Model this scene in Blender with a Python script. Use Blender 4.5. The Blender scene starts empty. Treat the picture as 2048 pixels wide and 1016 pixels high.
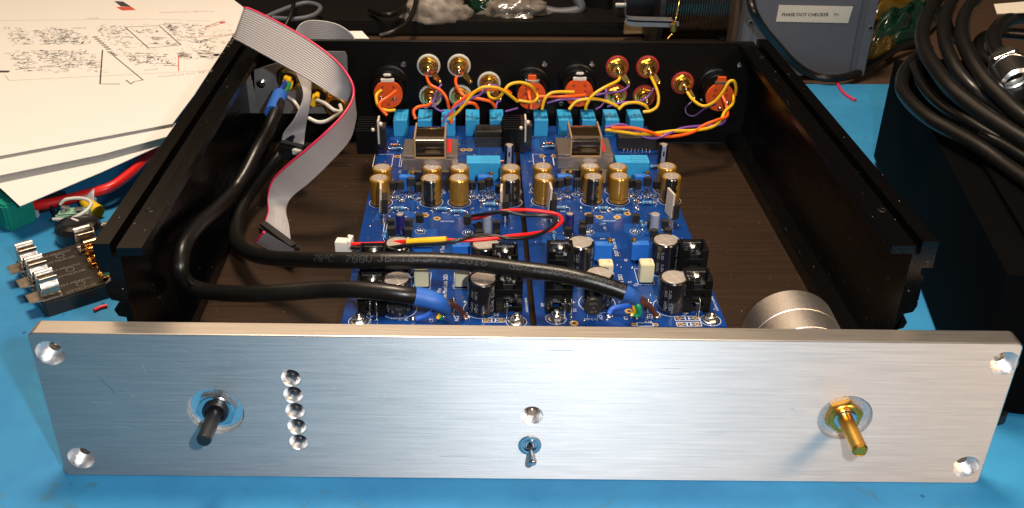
import bpy, bmesh, math, random
from mathutils import Vector, Matrix
random.seed(7)
S = 0.001                      # the script thinks in millimetres, Blender in metres
scene = bpy.context.scene
C = scene.collection
R_ = math.radians

# ------------------------------------------------------------------ camera
CAM = Vector((-20.538, -346.0, 324.5196))
PITCH, YAW, ROLL, FPX = R_(29.65149), R_(-2.41163), R_(1.01710), 1962.826
_f = Vector((-math.sin(YAW)*math.cos(PITCH), math.cos(YAW)*math.cos(PITCH), -math.sin(PITCH)))
_r0 = Vector((math.cos(YAW), math.sin(YAW), 0)); _u0 = _r0.cross(_f)
_r = _r0*math.cos(ROLL) + _u0*math.sin(ROLL)
_u = -_r0*math.sin(ROLL) + _u0*math.cos(ROLL)
cd = bpy.data.cameras.new('camera'); cam = bpy.data.objects.new('camera', cd); C.objects.link(cam)
cd.sensor_width = 36; cd.lens = FPX/2048*36; cd.clip_start = 0.01; cd.clip_end = 20
cam.matrix_world = Matrix(((_r.x, _u.x, -_f.x, CAM.x*S), (_r.y, _u.y, -_f.y, CAM.y*S), (_r.z, _u.z, -_f.z, CAM.z*S), (0, 0, 0, 1)))
scene.camera = cam
cd.dof.use_dof = True; cd.dof.focus_distance = 0.52; cd.dof.aperture_fstop = 50

# ------------------------------------------------------------------ light
w = bpy.data.worlds.new('World'); scene.world = w; w.use_nodes = True
bg = w.node_tree.nodes['Background']; bg.inputs[0].default_value = (0.80, 0.74, 0.68, 1); bg.inputs[1].default_value = 0.09
def lamp(name, kind, loc, power, col, size=0.1, target=None, size_y=None, spot=None):
    l = bpy.data.lights.new(name, kind); l.energy = power; l.color = col
    if kind == 'AREA':
        l.size = size
        if size_y: l.shape = 'RECTANGLE'; l.size_y = size_y
    else: l.shadow_soft_size = size
    if spot: l.spot_size = spot; l.spot_blend = 0.6
    o = bpy.data.objects.new(name, l); C.objects.link(o); o.location = Vector(loc)*S
    if target is not None:
        o.rotation_euler = (Vector(target)-Vector(loc)).to_track_quat('-Z', 'Y').to_euler()
    return o
lamp('camera_flash', 'POINT', (40, -338, 356), 8.6, (0.97, 0.98, 1.0), 0.008)
lamp('ceiling_lamp', 'AREA', (-60, 330, 1350), 22, (1.0, 0.80, 0.60), 0.30, (0, 150, 0))
lamp('added_rear_glow', 'AREA', (-230, 1120, 880), 4.3, (1.0, 0.68, 0.42), 1.3, (0, 150, 30), 0.9)  # unseen broad warm light, added behind for reflections in metal tops and floor
lamp('bench_lamp', 'AREA', (430, -310, 440), 1.9, (1.0, 0.64, 0.36), 0.16, (100, 50, 50))
scene.view_settings.view_transform = 'Standard'; scene.view_settings.look = 'None'
scene.view_settings.exposure = 0.0; scene.view_settings.gamma = 1.0
scene.render.engine = 'CYCLES'

# ------------------------------------------------------------------ pixel -> point on a real plane
def ray(u, v): return _f + _r*((u-1024)/FPX) - _u*((v-508)/FPX)
def gz(u, v, z): d = ray(u, v); return CAM + d*((z-CAM.z)/d.z)
def gy(u, v, y): d = ray(u, v); return CAM + d*((y-CAM.y)/d.y)

# ------------------------------------------------------------------ materials
def nd(nt, t, **k):
    n = nt.nodes.new(t)
    for a, b in k.items():
        if a in n.inputs: n.inputs[a].default_value = b
        else: setattr(n, a, b)
    return n
def mat(name, col, rough=0.5, metal=0.0, var=0.15, vscale=400, bump=0.0, bscale=900, stretch=None, spec=None, trans=0, aniso=0, coat=0, alpha=1, rvar=0.0, emis=None):
    m = bpy.data.materials.new(name); m.use_nodes = True; nt = m.node_tree
    b = nt.nodes['Principled BSDF']; L = nt.links.new
    b.inputs['Base Color'].default_value = (*col, 1); b.inputs['Roughness'].default_value = rough; b.inputs['Metallic'].default_value = metal
    if spec is not None: b.inputs['Specular IOR Level'].default_value = spec
    if trans: b.inputs['Transmission Weight'].default_value = trans
    if coat: b.inputs['Coat Weight'].default_value = coat; b.inputs['Coat Roughness'].default_value = 0.1
    if alpha < 1: b.inputs['Alpha'].default_value = alpha
    tc = nd(nt, 'ShaderNodeTexCoord'); mp = nd(nt, 'ShaderNodeMapping'); L(tc.outputs['Object'], mp.inputs[0])
    if stretch: mp.inputs['Scale'].default_value = stretch
    n = nd(nt, 'ShaderNodeTexNoise', Scale=vscale, Detail=4.0); L(mp.outputs[0], n.inputs['Vector'])
    if var:
        mx = nd(nt, 'ShaderNodeMix', data_type='RGBA')
        L(n.outputs['Fac'], mx.inputs[0])
        mx.inputs[6].default_value = (*[c*(1-var) for c in col], 1); mx.inputs[7].default_value = (*[min(1, c*(1+var)) for c in col], 1)
        L(mx.outputs[2], b.inputs['Base Color'])
    if rvar:
        mr = nd(nt, 'ShaderNodeMapRange'); L(n.outputs['Fac'], mr.inputs[0]); mr.inputs[3].default_value = rough-rvar; mr.inputs[4].default_value = rough+rvar
        L(mr.outputs[0], b.inputs['Roughness'])
    if bump:
        n2 = nd(nt, 'ShaderNodeTexNoise', Scale=bscale, Detail=3.0); L(mp.outputs[0], n2.inputs['Vector'])
        bp = nd(nt, 'ShaderNodeBump', Strength=bump, Distance=0.0003); L(n2.outputs['Fac'], bp.inputs['Height']); L(bp.outputs[0], b.inputs['Normal'])
    if aniso:
        b.inputs['Anisotropic'].default_value = aniso
        tv = nd(nt, 'ShaderNodeCombineXYZ'); tv.inputs[2].default_value = 1.0
        vt = nd(nt, 'ShaderNodeVectorTransform', vector_type='VECTOR', convert_from='OBJECT', convert_to='WORLD')
        L(tv.outputs[0], vt.inputs[0]); L(vt.outputs[0], b.inputs['Tangent'])
    return m
M = {}; ORG = {}
def brushed(name, col, rough, aniso, bump, metal=1.0, axis=(6, 500, 500), contrast=0.08, dust=False):
    m = bpy.data.materials.new(name); m.use_nodes = True; nt = m.node_tree; L = nt.links.new
    b = nt.nodes['Principled BSDF']; b.inputs['Metallic'].default_value = metal; b.inputs['Specular IOR Level'].default_value = 0.5 if metal else 0.22
    tc = nd(nt, 'ShaderNodeTexCoord'); mp = nd(nt, 'ShaderNodeMapping'); mp.inputs['Scale'].default_value = axis; L(tc.outputs['Object'], mp.inputs[0])
    n = nd(nt, 'ShaderNodeTexNoise', Scale=3.0, Detail=6.0, Roughness=0.7); L(mp.outputs[0], n.inputs['Vector'])
    big = nd(nt, 'ShaderNodeTexNoise', Scale=14.0, Detail=3.0); L(tc.outputs['Object'], big.inputs['Vector'])
    ad = nd(nt, 'ShaderNodeMath', operation='MULTIPLY_ADD'); L(n.outputs['Fac'], ad.inputs[0]); ad.inputs[1].default_value = 0.75
    ml = nd(nt, 'ShaderNodeMath', operation='MULTIPLY'); L(big.outputs['Fac'], ml.inputs[0]); ml.inputs[1].default_value = 0.25; L(ml.outputs[0], ad.inputs[2])
    mx = nd(nt, 'ShaderNodeMix', data_type='RGBA'); L(ad.outputs[0], mx.inputs[0])
    mx.inputs[6].default_value = (*[c*(1-contrast*2) for c in col], 1); mx.inputs[7].default_value = (*[min(1, c*(1+contrast*2)) for c in col], 1)
    src = mx.outputs[2]
    if dust:
        dn = nd(nt, 'ShaderNodeTexVoronoi', Scale=260.0); L(tc.outputs['Object'], dn.inputs['Vector'])
        lt = nd(nt, 'ShaderNodeMath', operation='LESS_THAN'); L(dn.outputs['Distance'], lt.inputs[0]); lt.inputs[1].default_value = 0.055
        n3 = nd(nt, 'ShaderNodeTexNoise', Scale=90.0); L(tc.outputs['Object'], n3.inputs['Vector'])
        g = nd(nt, 'ShaderNodeMath', operation='GREATER_THAN'); L(n3.outputs['Fac'], g.inputs[0]); g.inputs[1].default_value = 0.56
        mm = nd(nt, 'ShaderNodeMath', operation='MULTIPLY'); L(lt.outputs[0], mm.inputs[0]); L(g.outputs[0], mm.inputs[1])
        m2 = nd(nt, 'ShaderNodeMix', data_type='RGBA'); L(mm.outputs[0], m2.inputs[0]); L(src, m2.inputs[6]); m2.inputs[7].default_value = (0.55, 0.53, 0.5, 1); src = m2.outputs[2]
    L(src, b.inputs['Base Color'])
    mr = nd(nt, 'ShaderNodeMapRange'); L(n.outputs['Fac'], mr.inputs[0]); mr.inputs[3].default_value = rough-0.10; mr.inputs[4].default_value = rough+0.10; L(mr.outputs[0], b.inputs['Roughness'])
    if bump:
        bp = nd(nt, 'ShaderNodeBump', Strength=bump, Distance=0.0002); L(n.outputs['Fac'], bp.inputs['Height']); L(bp.outputs[0], b.inputs['Normal'])
    if aniso:
        b.inputs['Anisotropic'].default_value = aniso
        tv = nd(nt, 'ShaderNodeCombineXYZ'); tv.inputs[2].default_value = 1.0
        vt = nd(nt, 'ShaderNodeVectorTransform', vector_type='VECTOR', convert_from='OBJECT', convert_to='WORLD')
        L(tv.outputs[0], vt.inputs[0]); L(vt.outputs[0], b.inputs['Tangent'])
    return m
M['panel'] = brushed('brushed_aluminium', (0.73, 0.725, 0.715), 0.63, 0.82, 1.0, axis=(9, 300, 300), contrast=0.17)
M['alu'] = brushed('machined_aluminium', (0.75, 0.72, 0.68), 0.35, 0.0, 0.1, axis=(8, 400, 400))
M['bright'] = mat('bright_cut_aluminium', (0.86, 0.85, 0.84), 0.34, 1, 0.25, 700, bump=0.5, bscale=1500)
M['milled'] = mat('milled_recess', (0.62, 0.61, 0.60), 0.55, 0.75, 0.45, 900, bump=1.0, bscale=1300)
M['floor'] = brushed('brushed_black_anodised', (0.019, 0.0105, 0.006), 0.42, 0.0, 1.0, metal=0.0, axis=(2.5, 130, 300), contrast=0.85, dust=True)  # black anodising; the warm room reflection is put into the brown base colour
M['black_anod'] = brushed('black_anodised', (0.0014, 0.0013, 0.0014), 0.26, 0.0, 0.1, metal=0.0, axis=(300, 6, 300), contrast=0.1, dust=True)
M['black_back'] = brushed('black_back_plate', (0.0028, 0.0025, 0.0022), 0.36, 0.0, 0.3, metal=0.0, axis=(6, 400, 400), contrast=0.2)
M['pcb'] = mat('blue_solder_mask', (0.0035, 0.036, 0.18), 0.25, 0, 0.5, 45, spec=0.4)
M['pcb_edge'] = mat('board_edge', (0.05, 0.10, 0.16), 0.6)
M['silk'] = mat('white_print', (0.62, 0.66, 0.70), 0.6, 0, 0.05)
M['gold'] = mat('gold_plate', (0.78, 0.50, 0.14), 0.2, 1, 0.1)
M['pad'] = mat('gold_pad', (0.80, 0.50, 0.16), 0.35, 0.6, 0.1)
M['solder'] = mat('solder', (0.62, 0.62, 0.62), 0.22, 1, 0.2, bump=0.4, bscale=1500)
M['tin'] = mat('tinned_steel', (0.62, 0.60, 0.57), 0.25, 1, 0.1)
M['tab'] = mat('tinned_tab', (0.72, 0.64, 0.54), 0.4, 0.25, 0.1)
M['nickel'] = mat('nickel', (0.6, 0.6, 0.62), 0.16, 1, 0.05)
M['gold_sleeve'] = mat('gold_sleeve', (0.38, 0.20, 0.022), 0.22, 0.45, 0.08, coat=0.5)
M['dark_band'] = mat('dark_band', (0.012, 0.010, 0.006), 0.25, 0, 0.1, coat=0.5)
M['gold_print'] = mat('gold_print', (0.30, 0.22, 0.06), 0.5)
M['cap_top'] = mat('cap_top', (0.50, 0.43, 0.37), 0.42, 0.6, 0.1)
M['cap_top_big'] = mat('bright_cap_top', (0.78, 0.73, 0.67), 0.36, 0.85, 0.08)
M['score'] = mat('score_line', (0.85, 0.80, 0.72), 0.3, 0.6, 0.0)
M['black_sleeve'] = mat('black_sleeve', (0.008, 0.008, 0.010), 0.22, 0, 0.1, coat=0.6)
M['grey_print'] = mat('grey_print', (0.28, 0.30, 0.33), 0.5, 0, 0.05)
M['grey_stripe'] = mat('grey_stripe', (0.26, 0.30, 0.42), 0.4, 0, 0.05)
M['navy_sleeve'] = mat('navy_sleeve', (0.018, 0.014, 0.11), 0.25, 0, 0.1, coat=0.5)
M['cyan'] = mat('cyan_relay_plastic', (0.030, 0.34, 0.66), 0.42, 0, 0.06, bump=0.1)
M['relay_print'] = mat('relay_print', (0.01, 0.05, 0.12), 0.6)
M['blue_trim'] = mat('blue_trimmer_plastic', (0.012, 0.14, 0.55), 0.45, 0, 0.08, bump=0.1)
M['cream'] = mat('cream_capacitor', (0.60, 0.56, 0.36), 0.45, 0, 0.05)
M['red_box'] = mat('red_capacitor', (0.50, 0.02, 0.02), 0.4, 0, 0.08)
M['epoxy'] = mat('black_epoxy', (0.012, 0.011, 0.010), 0.45, 0, 0.2, bump=0.15)
M['blackplastic'] = mat('black_plastic', (0.010, 0.010, 0.011), 0.4, 0, 0.15, bump=0.1)
M['heatsink'] = mat('black_heatsink', (0.003, 0.003, 0.003), 0.35, 0.0, 0.1, spec=0.25)
M['res_blue'] = mat('resistor_blue', (0.06, 0.25, 0.50), 0.4)
M['band_dark'] = mat('resistor_band', (0.05, 0.03, 0.02), 0.5)
M['tan_res'] = mat('diode_glass', (0.45, 0.10, 0.03), 0.2)
M['core'] = mat('transformer_core', (0.30, 0.26, 0.24), 0.36, 0.85, 0.15, 60, bump=0.2, stretch=(1, 1, 8))
M['coil'] = mat('winding_tape', (0.020, 0.011, 0.004), 0.14, 0, 0.3, coat=0.7, bump=0.3, bscale=200)
M['kapton'] = mat('amber_tape', (0.38, 0.26, 0.13), 0.25, 0, 0.15, 120, coat=0.6)
M['orange_pl'] = mat('orange_plastic', (0.72, 0.095, 0.012), 0.38, 0, 0.08)
M['washer_w'] = mat('white_washer', (0.55, 0.57, 0.52), 0.45)
M['washer_r'] = mat('red_washer', (0.34, 0.025, 0.025), 0.45)
for k, c in dict(orange=(0.85, 0.11, 0.006), yellow=(0.80, 0.46, 0.01), violet=(0.20, 0.08, 0.36), red=(0.72, 0.012, 0.010), black=(0.010, 0.010, 0.010), white=(0.62, 0.60, 0.55), brown=(0.055, 0.016, 0.012), bluew=(0.02, 0.10, 0.50), green=(0.01, 0.28, 0.10), dviolet=(0.06, 0.03, 0.12)).items():
    M[k] = mat('wire_'+k, c, 0.36, 0, 0.08)
M['jacket'] = mat('cable_jacket', (0.006, 0.0055, 0.005), 0.34, 0, 0.3, bump=0.25, bscale=300, spec=0.4, rvar=0.08)
M['jacket_print'] = mat('jacket_print', (0.055, 0.055, 0.06), 0.5)
M['shrink'] = mat('blue_shrink_tube', (0.02, 0.11, 0.44), 0.5, 0, 0.1)
M['shrink_y'] = mat('yellow_shrink_tube', (0.75, 0.45, 0.01), 0.45, 0, 0.1)
M['ribbon'] = mat('ribbon_grey', (0.34, 0.32, 0.32), 0.42, 0, 0.05)
M['pink'] = mat('ribbon_red_edge', (0.60, 0.03, 0.09), 0.4)
M['jst'] = mat('white_nylon', (0.72, 0.68, 0.62), 0.4, 0, 0.04)
M['paper'] = mat('paper', (0.78, 0.76, 0.73), 0.85, 0, 0.02, 30)
M['ink'] = mat('printer_ink', (0.05, 0.045, 0.05), 0.8); M['ink_f'] = mat('printer_ink_faint', (0.42, 0.38, 0.36), 0.8)
M['ink_r'] = mat('printer_ink_red', (0.62, 0.09, 0.05), 0.8); M['ink_b'] = mat('printer_ink_blue', (0.25, 0.40, 0.46), 0.8)
M['grey_case'] = mat('grey_case_paint', (0.10, 0.105, 0.125), 0.5, 0, 0.08, 200, bump=0.3)
M['label'] = mat('paper_label', (0.60, 0.56, 0.47), 0.6); M['label_ink'] = mat('label_ink', (0.03, 0.03, 0.04), 0.7)
M['steel_grey'] = mat('bare_sheet_steel', (0.30, 0.30, 0.31), 0.42, 0.75, 0.12, 120, bump=0.1)
M['wood'] = mat('bench_wood', (0.06, 0.032, 0.018), 0.6, 0, 0.35, 25, stretch=(1, 8, 1))
M['dark_tray'] = mat('dark_tray', (0.0035, 0.003, 0.0025), 0.6, 0, 0.3, 40, spec=0.2)
M['bag'] = mat('clear_bag', (0.16, 0.14, 0.12), 0.22, 0, 0.7, 60, bump=0.9, bscale=80, coat=0.5)
M['cotton'] = mat('white_filling', (0.24, 0.21, 0.18), 0.5, 0, 0.6, 80, bump=0.5, bscale=90)
M['ybag'] = mat('yellow_bag', (0.07, 0.042, 0.002), 0.16, 0, 0.85, 30, bump=0.7, bscale=60, coat=0.8)
M['gbag'] = mat('green_bag', (0.002, 0.022, 0.011), 0.14, 0, 0.85, 40, bump=0.7, bscale=60, coat=0.8)
M['clip'] = mat('fuse_clip_metal', (0.46, 0.41, 0.35), 0.36, 1, 0.5, 300, bump=0.5, bscale=400)
M['clip_g'] = mat('fuse_clip_brass', (0.62, 0.40, 0.16), 0.22, 1, 0.25, 300, bump=0.2)
M['fuse_body'] = mat('fuse_block_plastic', (0.018, 0.015, 0.013), 0.38, 0, 0.2)
M['mint'] = mat('mint_terminal', (0.22, 0.42, 0.30), 0.45); M['teal'] = mat('teal_box', (0.01, 0.25, 0.18), 0.4)
M['ycrimp'] = mat('yellow_crimp', (0.75, 0.48, 0.01), 0.4)
M['frost'] = mat('frosted_plastic', (0.40, 0.42, 0.48), 0.35)
M['pot'] = brushed('turned_aluminium', (0.72, 0.68, 0.64), 0.40, 0.0, 0.05, axis=(300, 300, 300))
M['brass'] = mat('brass', (0.74, 0.37, 0.06), 0.30, 1, 0.1, bump=0.05)
M['led'] = mat('smoked_led', (0.03, 0.022, 0.02), 0.12, 0, 0.1, coat=1.0)
M['led2'] = mat('copper_led', (0.42, 0.26, 0.18), 0.25, 0.5, 0.1)
M['fuse_print'] = mat('fuse_print', (0.20, 0.18, 0.16), 0.5); M['grey_dim'] = mat('grey_dim', (0.12, 0.12, 0.12), 0.6)
M['box_black'] = mat('matt_black_case', (0.0016, 0.0016, 0.0017), 0.7, 0, 0.1, spec=0.03)
M['trace'] = mat('copper_under_mask', (0.008, 0.062, 0.26), 0.25, 0, 0.25, 60, spec=0.4)
# blue bench mat: faint stains and specks of wear
def mat_mat():
    m = bpy.data.materials.new('blue_silicone_mat'); m.use_nodes = True; nt = m.node_tree; L = nt.links.new
    b = nt.nodes['Principled BSDF']; b.inputs['Roughness'].default_value = 0.5
    tc = nd(nt, 'ShaderNodeTexCoord')
    n = nd(nt, 'ShaderNodeTexNoise', Scale=16.0, Detail=8.0, Roughness=0.65); L(tc.outputs['Object'], n.inputs['Vector'])
    cr = nd(nt, 'ShaderNodeValToRGB'); L(n.outputs['Fac'], cr.inputs[0])
    cr.color_ramp.elements[0].position = 0.3; cr.color_ramp.elements[0].color = (0.020, 0.185, 0.40, 1)
    cr.color_ramp.elements[1].position = 0.7; cr.color_ramp.elements[1].color = (0.034, 0.265, 0.51, 1)
    v = nd(nt, 'ShaderNodeTexVoronoi', Scale=55.0); L(tc.outputs['Object'], v.inputs['Vector'])
    lt = nd(nt, 'ShaderNodeMapRange'); L(v.outputs['Distance'], lt.inputs[0]); lt.inputs[1].default_value = 0.04; lt.inputs[2].default_value = 0.09; lt.inputs[3].default_value = 0.75; lt.inputs[4].default_value = 0
    mx = nd(nt, 'ShaderNodeMix', data_type='RGBA'); L(lt.outputs[0], mx.inputs[0]); L(cr.outputs[0], mx.inputs[6]); mx.inputs[7].default_value = (0.006, 0.05, 0.12, 1)
    n2 = nd(nt, 'ShaderNodeTexNoise', Scale=34.0, Detail=5.0, Distortion=2.0); L(tc.outputs['Object'], n2.inputs['Vector'])
    g = nd(nt, 'ShaderNodeMapRange'); L(n2.outputs['Fac'], g.inputs[0]); g.inputs[1].default_value = 0.62; g.inputs[2].default_value = 0.75; g.inputs[3].default_value = 0; g.inputs[4].default_value = 0.6
    m3 = nd(nt, 'ShaderNodeMix', data_type='RGBA'); L(g.outputs[0], m3.inputs[0]); L(mx.outputs[2], m3.inputs[6]); m3.inputs[7].default_value = (0.05, 0.16, 0.22, 1)
    L(m3.outputs[2], b.inputs['Base Color'])
    bp = nd(nt, 'ShaderNodeBump', Strength=0.15, Distance=0.0005); L(n.outputs['Fac'], bp.inputs['Height']); L(bp.outputs[0], b.inputs['Normal'])
    return m
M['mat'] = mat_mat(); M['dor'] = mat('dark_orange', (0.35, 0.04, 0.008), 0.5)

# ------------------------------------------------------------------ mesh builder
def frame(z, x=None):
    z = Vector(z).normalized()
    if x is None: x = Vector((0, 0, 1)) if abs(z.z) < 0.9 else Vector((1, 0, 0))
    x = Vector(x); x = (x - z*x.dot(z)).normalized(); return x, z.cross(x), z
_txt = {}
def text_mesh(s):
    if s in _txt: return _txt[s]
    cu = bpy.data.curves.new('t', 'FONT'); cu.body = s; cu.size = 1.0; cu.resolution_u = 2; cu.align_x = 'LEFT'
    o = bpy.data.objects.new('t', cu); C.objects.link(o)
    dg = bpy.context.evaluated_depsgraph_get(); me = bpy.data.meshes.new_from_object(o.evaluated_get(dg))
    vs = [v.co.copy() for v in me.vertices]; fs = [tuple(p.vertices) for p in me.polygons]
    bpy.data.objects.remove(o); bpy.data.curves.remove(cu); bpy.data.meshes.remove(me)
    wd = max((v.x for v in vs), default=0); _txt[s] = (vs, fs, wd); return _txt[s]
D57 = {'0':'0E1119151311 0E','1':'040C04040404 0E','2':'0E110102040 81F','3':'1F02040201110E','4':'02060A121F0202','5':'1F101E0101110E','6':'0608101E11110E','7':'1F010204080808','8':'0E11110E11110E','9':'0E11110F01020C','J':'0702020202120C','B':'1E11111E11111E','G':'0E11101713110F','T':'1F040404040404','/':'00010204081000','-':'0000001F000000','.':'00000000000C0C','C':'0E11101010110E','V':'11111111110A04','o':'0609090600 0000',' ':'00000000000000','A':'0E11111F111111'}
D57 = {k: v.replace(' ', '') for k, v in D57.items()}
def crom(pts, n=8):
    pts = [Vector(p) for p in pts]
    if len(pts) < 3: return pts
    q = [pts[0]*2-pts[1]] + pts + [pts[-1]*2-pts[-2]]; out = []
    for i in range(1, len(q)-2):
        a, b, c, d = q[i-1:i+3]
        for k in range(n):
            t = k/n
            out.append(0.5*((2*b) + (c-a)*t + (2*a-5*b+4*c-d)*t*t + (3*b-a-3*c+d)*t**3))
    out.append(pts[-1]); return out
class MB:
    def __init__(s): s.v = []; s.f = []; s.m = []; s.s = []
    def add(s, vs, fs, m=0, sm=False):
        o = len(s.v); s.v += [Vector(v) for v in vs]
        for f in fs: s.f.append(tuple(i+o for i in f)); s.m.append(m); s.s.append(sm)
        return s
    def bm(s, b, m=0, sm=False):
        b.verts.ensure_lookup_table(); s.add([v.co.copy() for v in b.verts], [[v.index for v in f.verts] for f in b.faces], m, sm); b.free(); return s
    def box(s, c, d, m=0, bev=0, rz=0, X=None):
        b = bmesh.new(); bmesh.ops.create_cube(b, size=1.0)
        bmesh.ops.scale(b, vec=Vector(d), verts=b.verts)
        if bev: bmesh.ops.bevel(b, geom=list(b.edges), offset=bev, segments=1 if bev < 0.4 else 2, affect='EDGES')
        mt = Matrix.Translation(Vector(c)) @ (Matrix.Rotation(rz, 4, 'Z') if X is None else X)
        bmesh.ops.transform(b, matrix=mt, verts=b.verts); b.verts.index_update(); return s.bm(b, m)
    def lathe(s, prof, n=20, c=(0, 0, 0), ax=(0, 0, 1), m=0, share=False, fm=None, x=None):
        X, Y, Z = frame(ax, x); c = Vector(c)
        def ring(r, h): return [c + X*(r*math.cos(2*math.pi*i/n)) + Y*(r*math.sin(2*math.pi*i/n)) + Z*h for i in range(n)]
        if share:
            vs = []; fs = []
            for r, h in prof: vs += ring(max(r, 0.001), h)
            for k in range(len(prof)-1):
                for i in range(n): j = (i+1) % n; fs.append((k*n+i, k*n+j, (k+1)*n+j, (k+1)*n+i))
            s.add(vs, fs, m, True)
        else:
            for k in range(len(prof)-1):
                (r0, h0), (r1, h1) = prof[k], prof[k+1]
                if r0 <= 0 and r1 > 0: s.add([c+Z*h0]+ring(r1, h1), [(0, 1+(i+1) % n, 1+i) for i in range(n)], m, abs(h1-h0) > 0.01)
                elif r1 <= 0: s.add([c+Z*h1]+ring(r0, h0), [(0, 1+i, 1+(i+1) % n) for i in range(n)], m, abs(h1-h0) > 0.01)
                else:
                    o = len(s.v); s.v += ring(r0, h0)+ring(r1, h1)
                    for i in range(n):
                        j = (i+1) % n; s.f.append((o+i, o+j, o+n+j, o+n+i)); s.m.append(fm(k, i) if fm else m); s.s.append(n > 8)
        return s
    def cyl(s, a, b, r, r1=None, n=14, m=0):
        a = Vector(a); b = Vector(b); h = (b-a).length; r1 = r if r1 is None else r1
        return s.lathe([(0, 0), (r, 0), (r1, h), (0, h)], n, a, b-a, m)
    def tube(s, pts, r, n=8, m=0, sub=8, mm=None):
        p = crom(pts, sub) if sub else [Vector(q) for q in pts]; N = len(p)
        rr = r if callable(r) else (lambda t: r)
        T = [(p[min(i+1, N-1)]-p[max(i-1, 0)]).normalized() for i in range(N)]
        X, _, _ = frame(T[0]); vs = []; fs = []
        for i in range(N):
            X = (X - T[i]*X.dot(T[i])).normalized(); Y = T[i].cross(X); q = rr(i/(N-1))
            vs += [p[i] + X*(q*math.cos(2*math.pi*k/n)) + Y*(q*math.sin(2*math.pi*k/n)) for k in range(n)]
        for i in range(N-1):
            for k in range(n): j = (k+1) % n; fs.append((i*n+k, i*n+j, (i+1)*n+j, (i+1)*n+k))
        s.add(vs, fs, m, True); s.add(vs[:n], [tuple(reversed(range(n)))], m); s.add(vs[-n:], [tuple(range(n))], m); s.last = p
        return s
    def prism(s, poly, h0, h1, m=0, c=(0, 0, 0), X=(1, 0, 0), Y=(0, 1, 0), Z=(0, 0, 1), sm=False):
        c, X, Y, Z = Vector(c), Vector(X), Vector(Y), Vector(Z); n = len(poly)
        a = [c+X*p[0]+Y*p[1]+Z*h0 for p in poly]; b = [c+X*p[0]+Y*p[1]+Z*h1 for p in poly]
        s.add(a, [tuple(reversed(range(n)))], m); s.add(b, [tuple(range(n))], m)
        s.add(a+b, [(i, (i+1) % n, n+(i+1) % n, n+i) for i in range(n)], m, sm); return s
    def ball(s, c, r, m=0, sc=(1, 1, 1), n=10):
        pr = [(r*math.sin(math.pi*k/6)*1.0, -r*math.cos(math.pi*k/6)) for k in range(7)]
        o = len(s.v); s.lathe(pr, n, (0, 0, 0), (0, 0, 1), m, share=True)
        for i in range(o, len(s.v)): q = s.v[i]; s.v[i] = Vector((q.x*sc[0], q.y*sc[1], q.z*sc[2])) + Vector(c)
        return s
    def text(s, st, size, o, X, Y, m=0, align='l'):
        vs, fs, wd = text_mesh(st); o, X, Y = Vector(o), Vector(X).normalized(), Vector(Y).normalized()
        off = 0 if align == 'l' else -wd/2
        return s.add([o+X*((v.x+off)*size)+Y*(v.y*size) for v in vs], fs, m)
    def textmap(s, st, size, fn, m=0):
        vs, fs, wd = text_mesh(st); return s.add([fn(v.x*size, v.y*size) for v in vs], fs, m)
    def dots(s, st, size, fn, m=0):
        k = size/7.0; q = k*0.36
        for ci, ch in enumerate(st):
            rows = [int(D57[ch][i*2:i*2+2], 16) for i in range(7)]
            for r in range(7):
                for c in range(5):
                    if rows[r] & (16 >> c):
                        x, y = (ci*6+c)*k, (6-r)*k; s.add([fn(x-q, y-q), fn(x+q, y-q), fn(x+q, y+q), fn(x-q, y+q)], [(0, 1, 2, 3)], m)
        return s
    def line(s, a, b, w, z=None, m=0, up=(0, 0, 1)):
        a, b = Vector(a), Vector(b); d = (b-a)
        if d.length < 1e-6: return s
        q = d.normalized().cross(Vector(up))*w/2; return s.add([a-q, b-q, b+q, a+q], [(0, 1, 2, 3)], m)
    def ringflat(s, c, r0, r1, n=20, m=0):
        c = Vector(c); vs = [c+Vector((r*math.cos(2*math.pi*i/n), r*math.sin(2*math.pi*i/n), 0)) for r in (r0, r1) for i in range(n)]
        return s.add(vs, [(i, n+i, n+(i+1) % n, (i+1) % n) for i in range(n)], m)
    def mesh(s, name, mats, org=(0, 0, 0)):
        org = Vector(org); me = bpy.data.meshes.new(name)
        me.from_pydata([tuple((v-org)*S) for v in s.v], [], s.f)
        for k in (mats if isinstance(mats, (list, tuple)) else [mats]): me.materials.append(M[k] if isinstance(k, str) else k)
        me.polygons.foreach_set('material_index', s.m); me.polygons.foreach_set('use_smooth', s.s)
        b = bmesh.new(); b.from_mesh(me); 
        if len(b.faces) < 60000: bmesh.ops.recalc_face_normals(b, faces=b.faces)
        b.to_mesh(me); b.free(); me.update(); return me
    def build(s, name, mats, parent=None, org=None, kind=None):
        """vertices are in world mm (or in the parent's own frame when the parent is turned)"""
        if org is None: org = sum(s.v, Vector())/max(1, len(s.v))
        org = Vector(org); me = s.mesh(name, mats, org); o = bpy.data.objects.new(name, me); C.objects.link(o)
        base = ORG.get(parent.name, Vector((0, 0, 0))) if parent is not None else Vector((0, 0, 0))
        o.location = (org-base)*S; ORG[o.name] = org
        if parent is not None: o.parent = parent
        if kind: o['kind'] = kind
        return o
def tag(o, label, cat, group=None):
    o['label'] = label; o['category'] = cat
    if group: o['group'] = group
    return o
def root(name, loc, label, cat, group=None, rz=0):
    o = bpy.data.objects.new(name, None); C.objects.link(o); o.location = Vector(loc)*S; o.rotation_euler = (0, 0, rz); o.empty_display_size = 0.01
    if not rz: ORG[o.name] = Vector(loc)
    return tag(o, label, cat, group)
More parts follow.
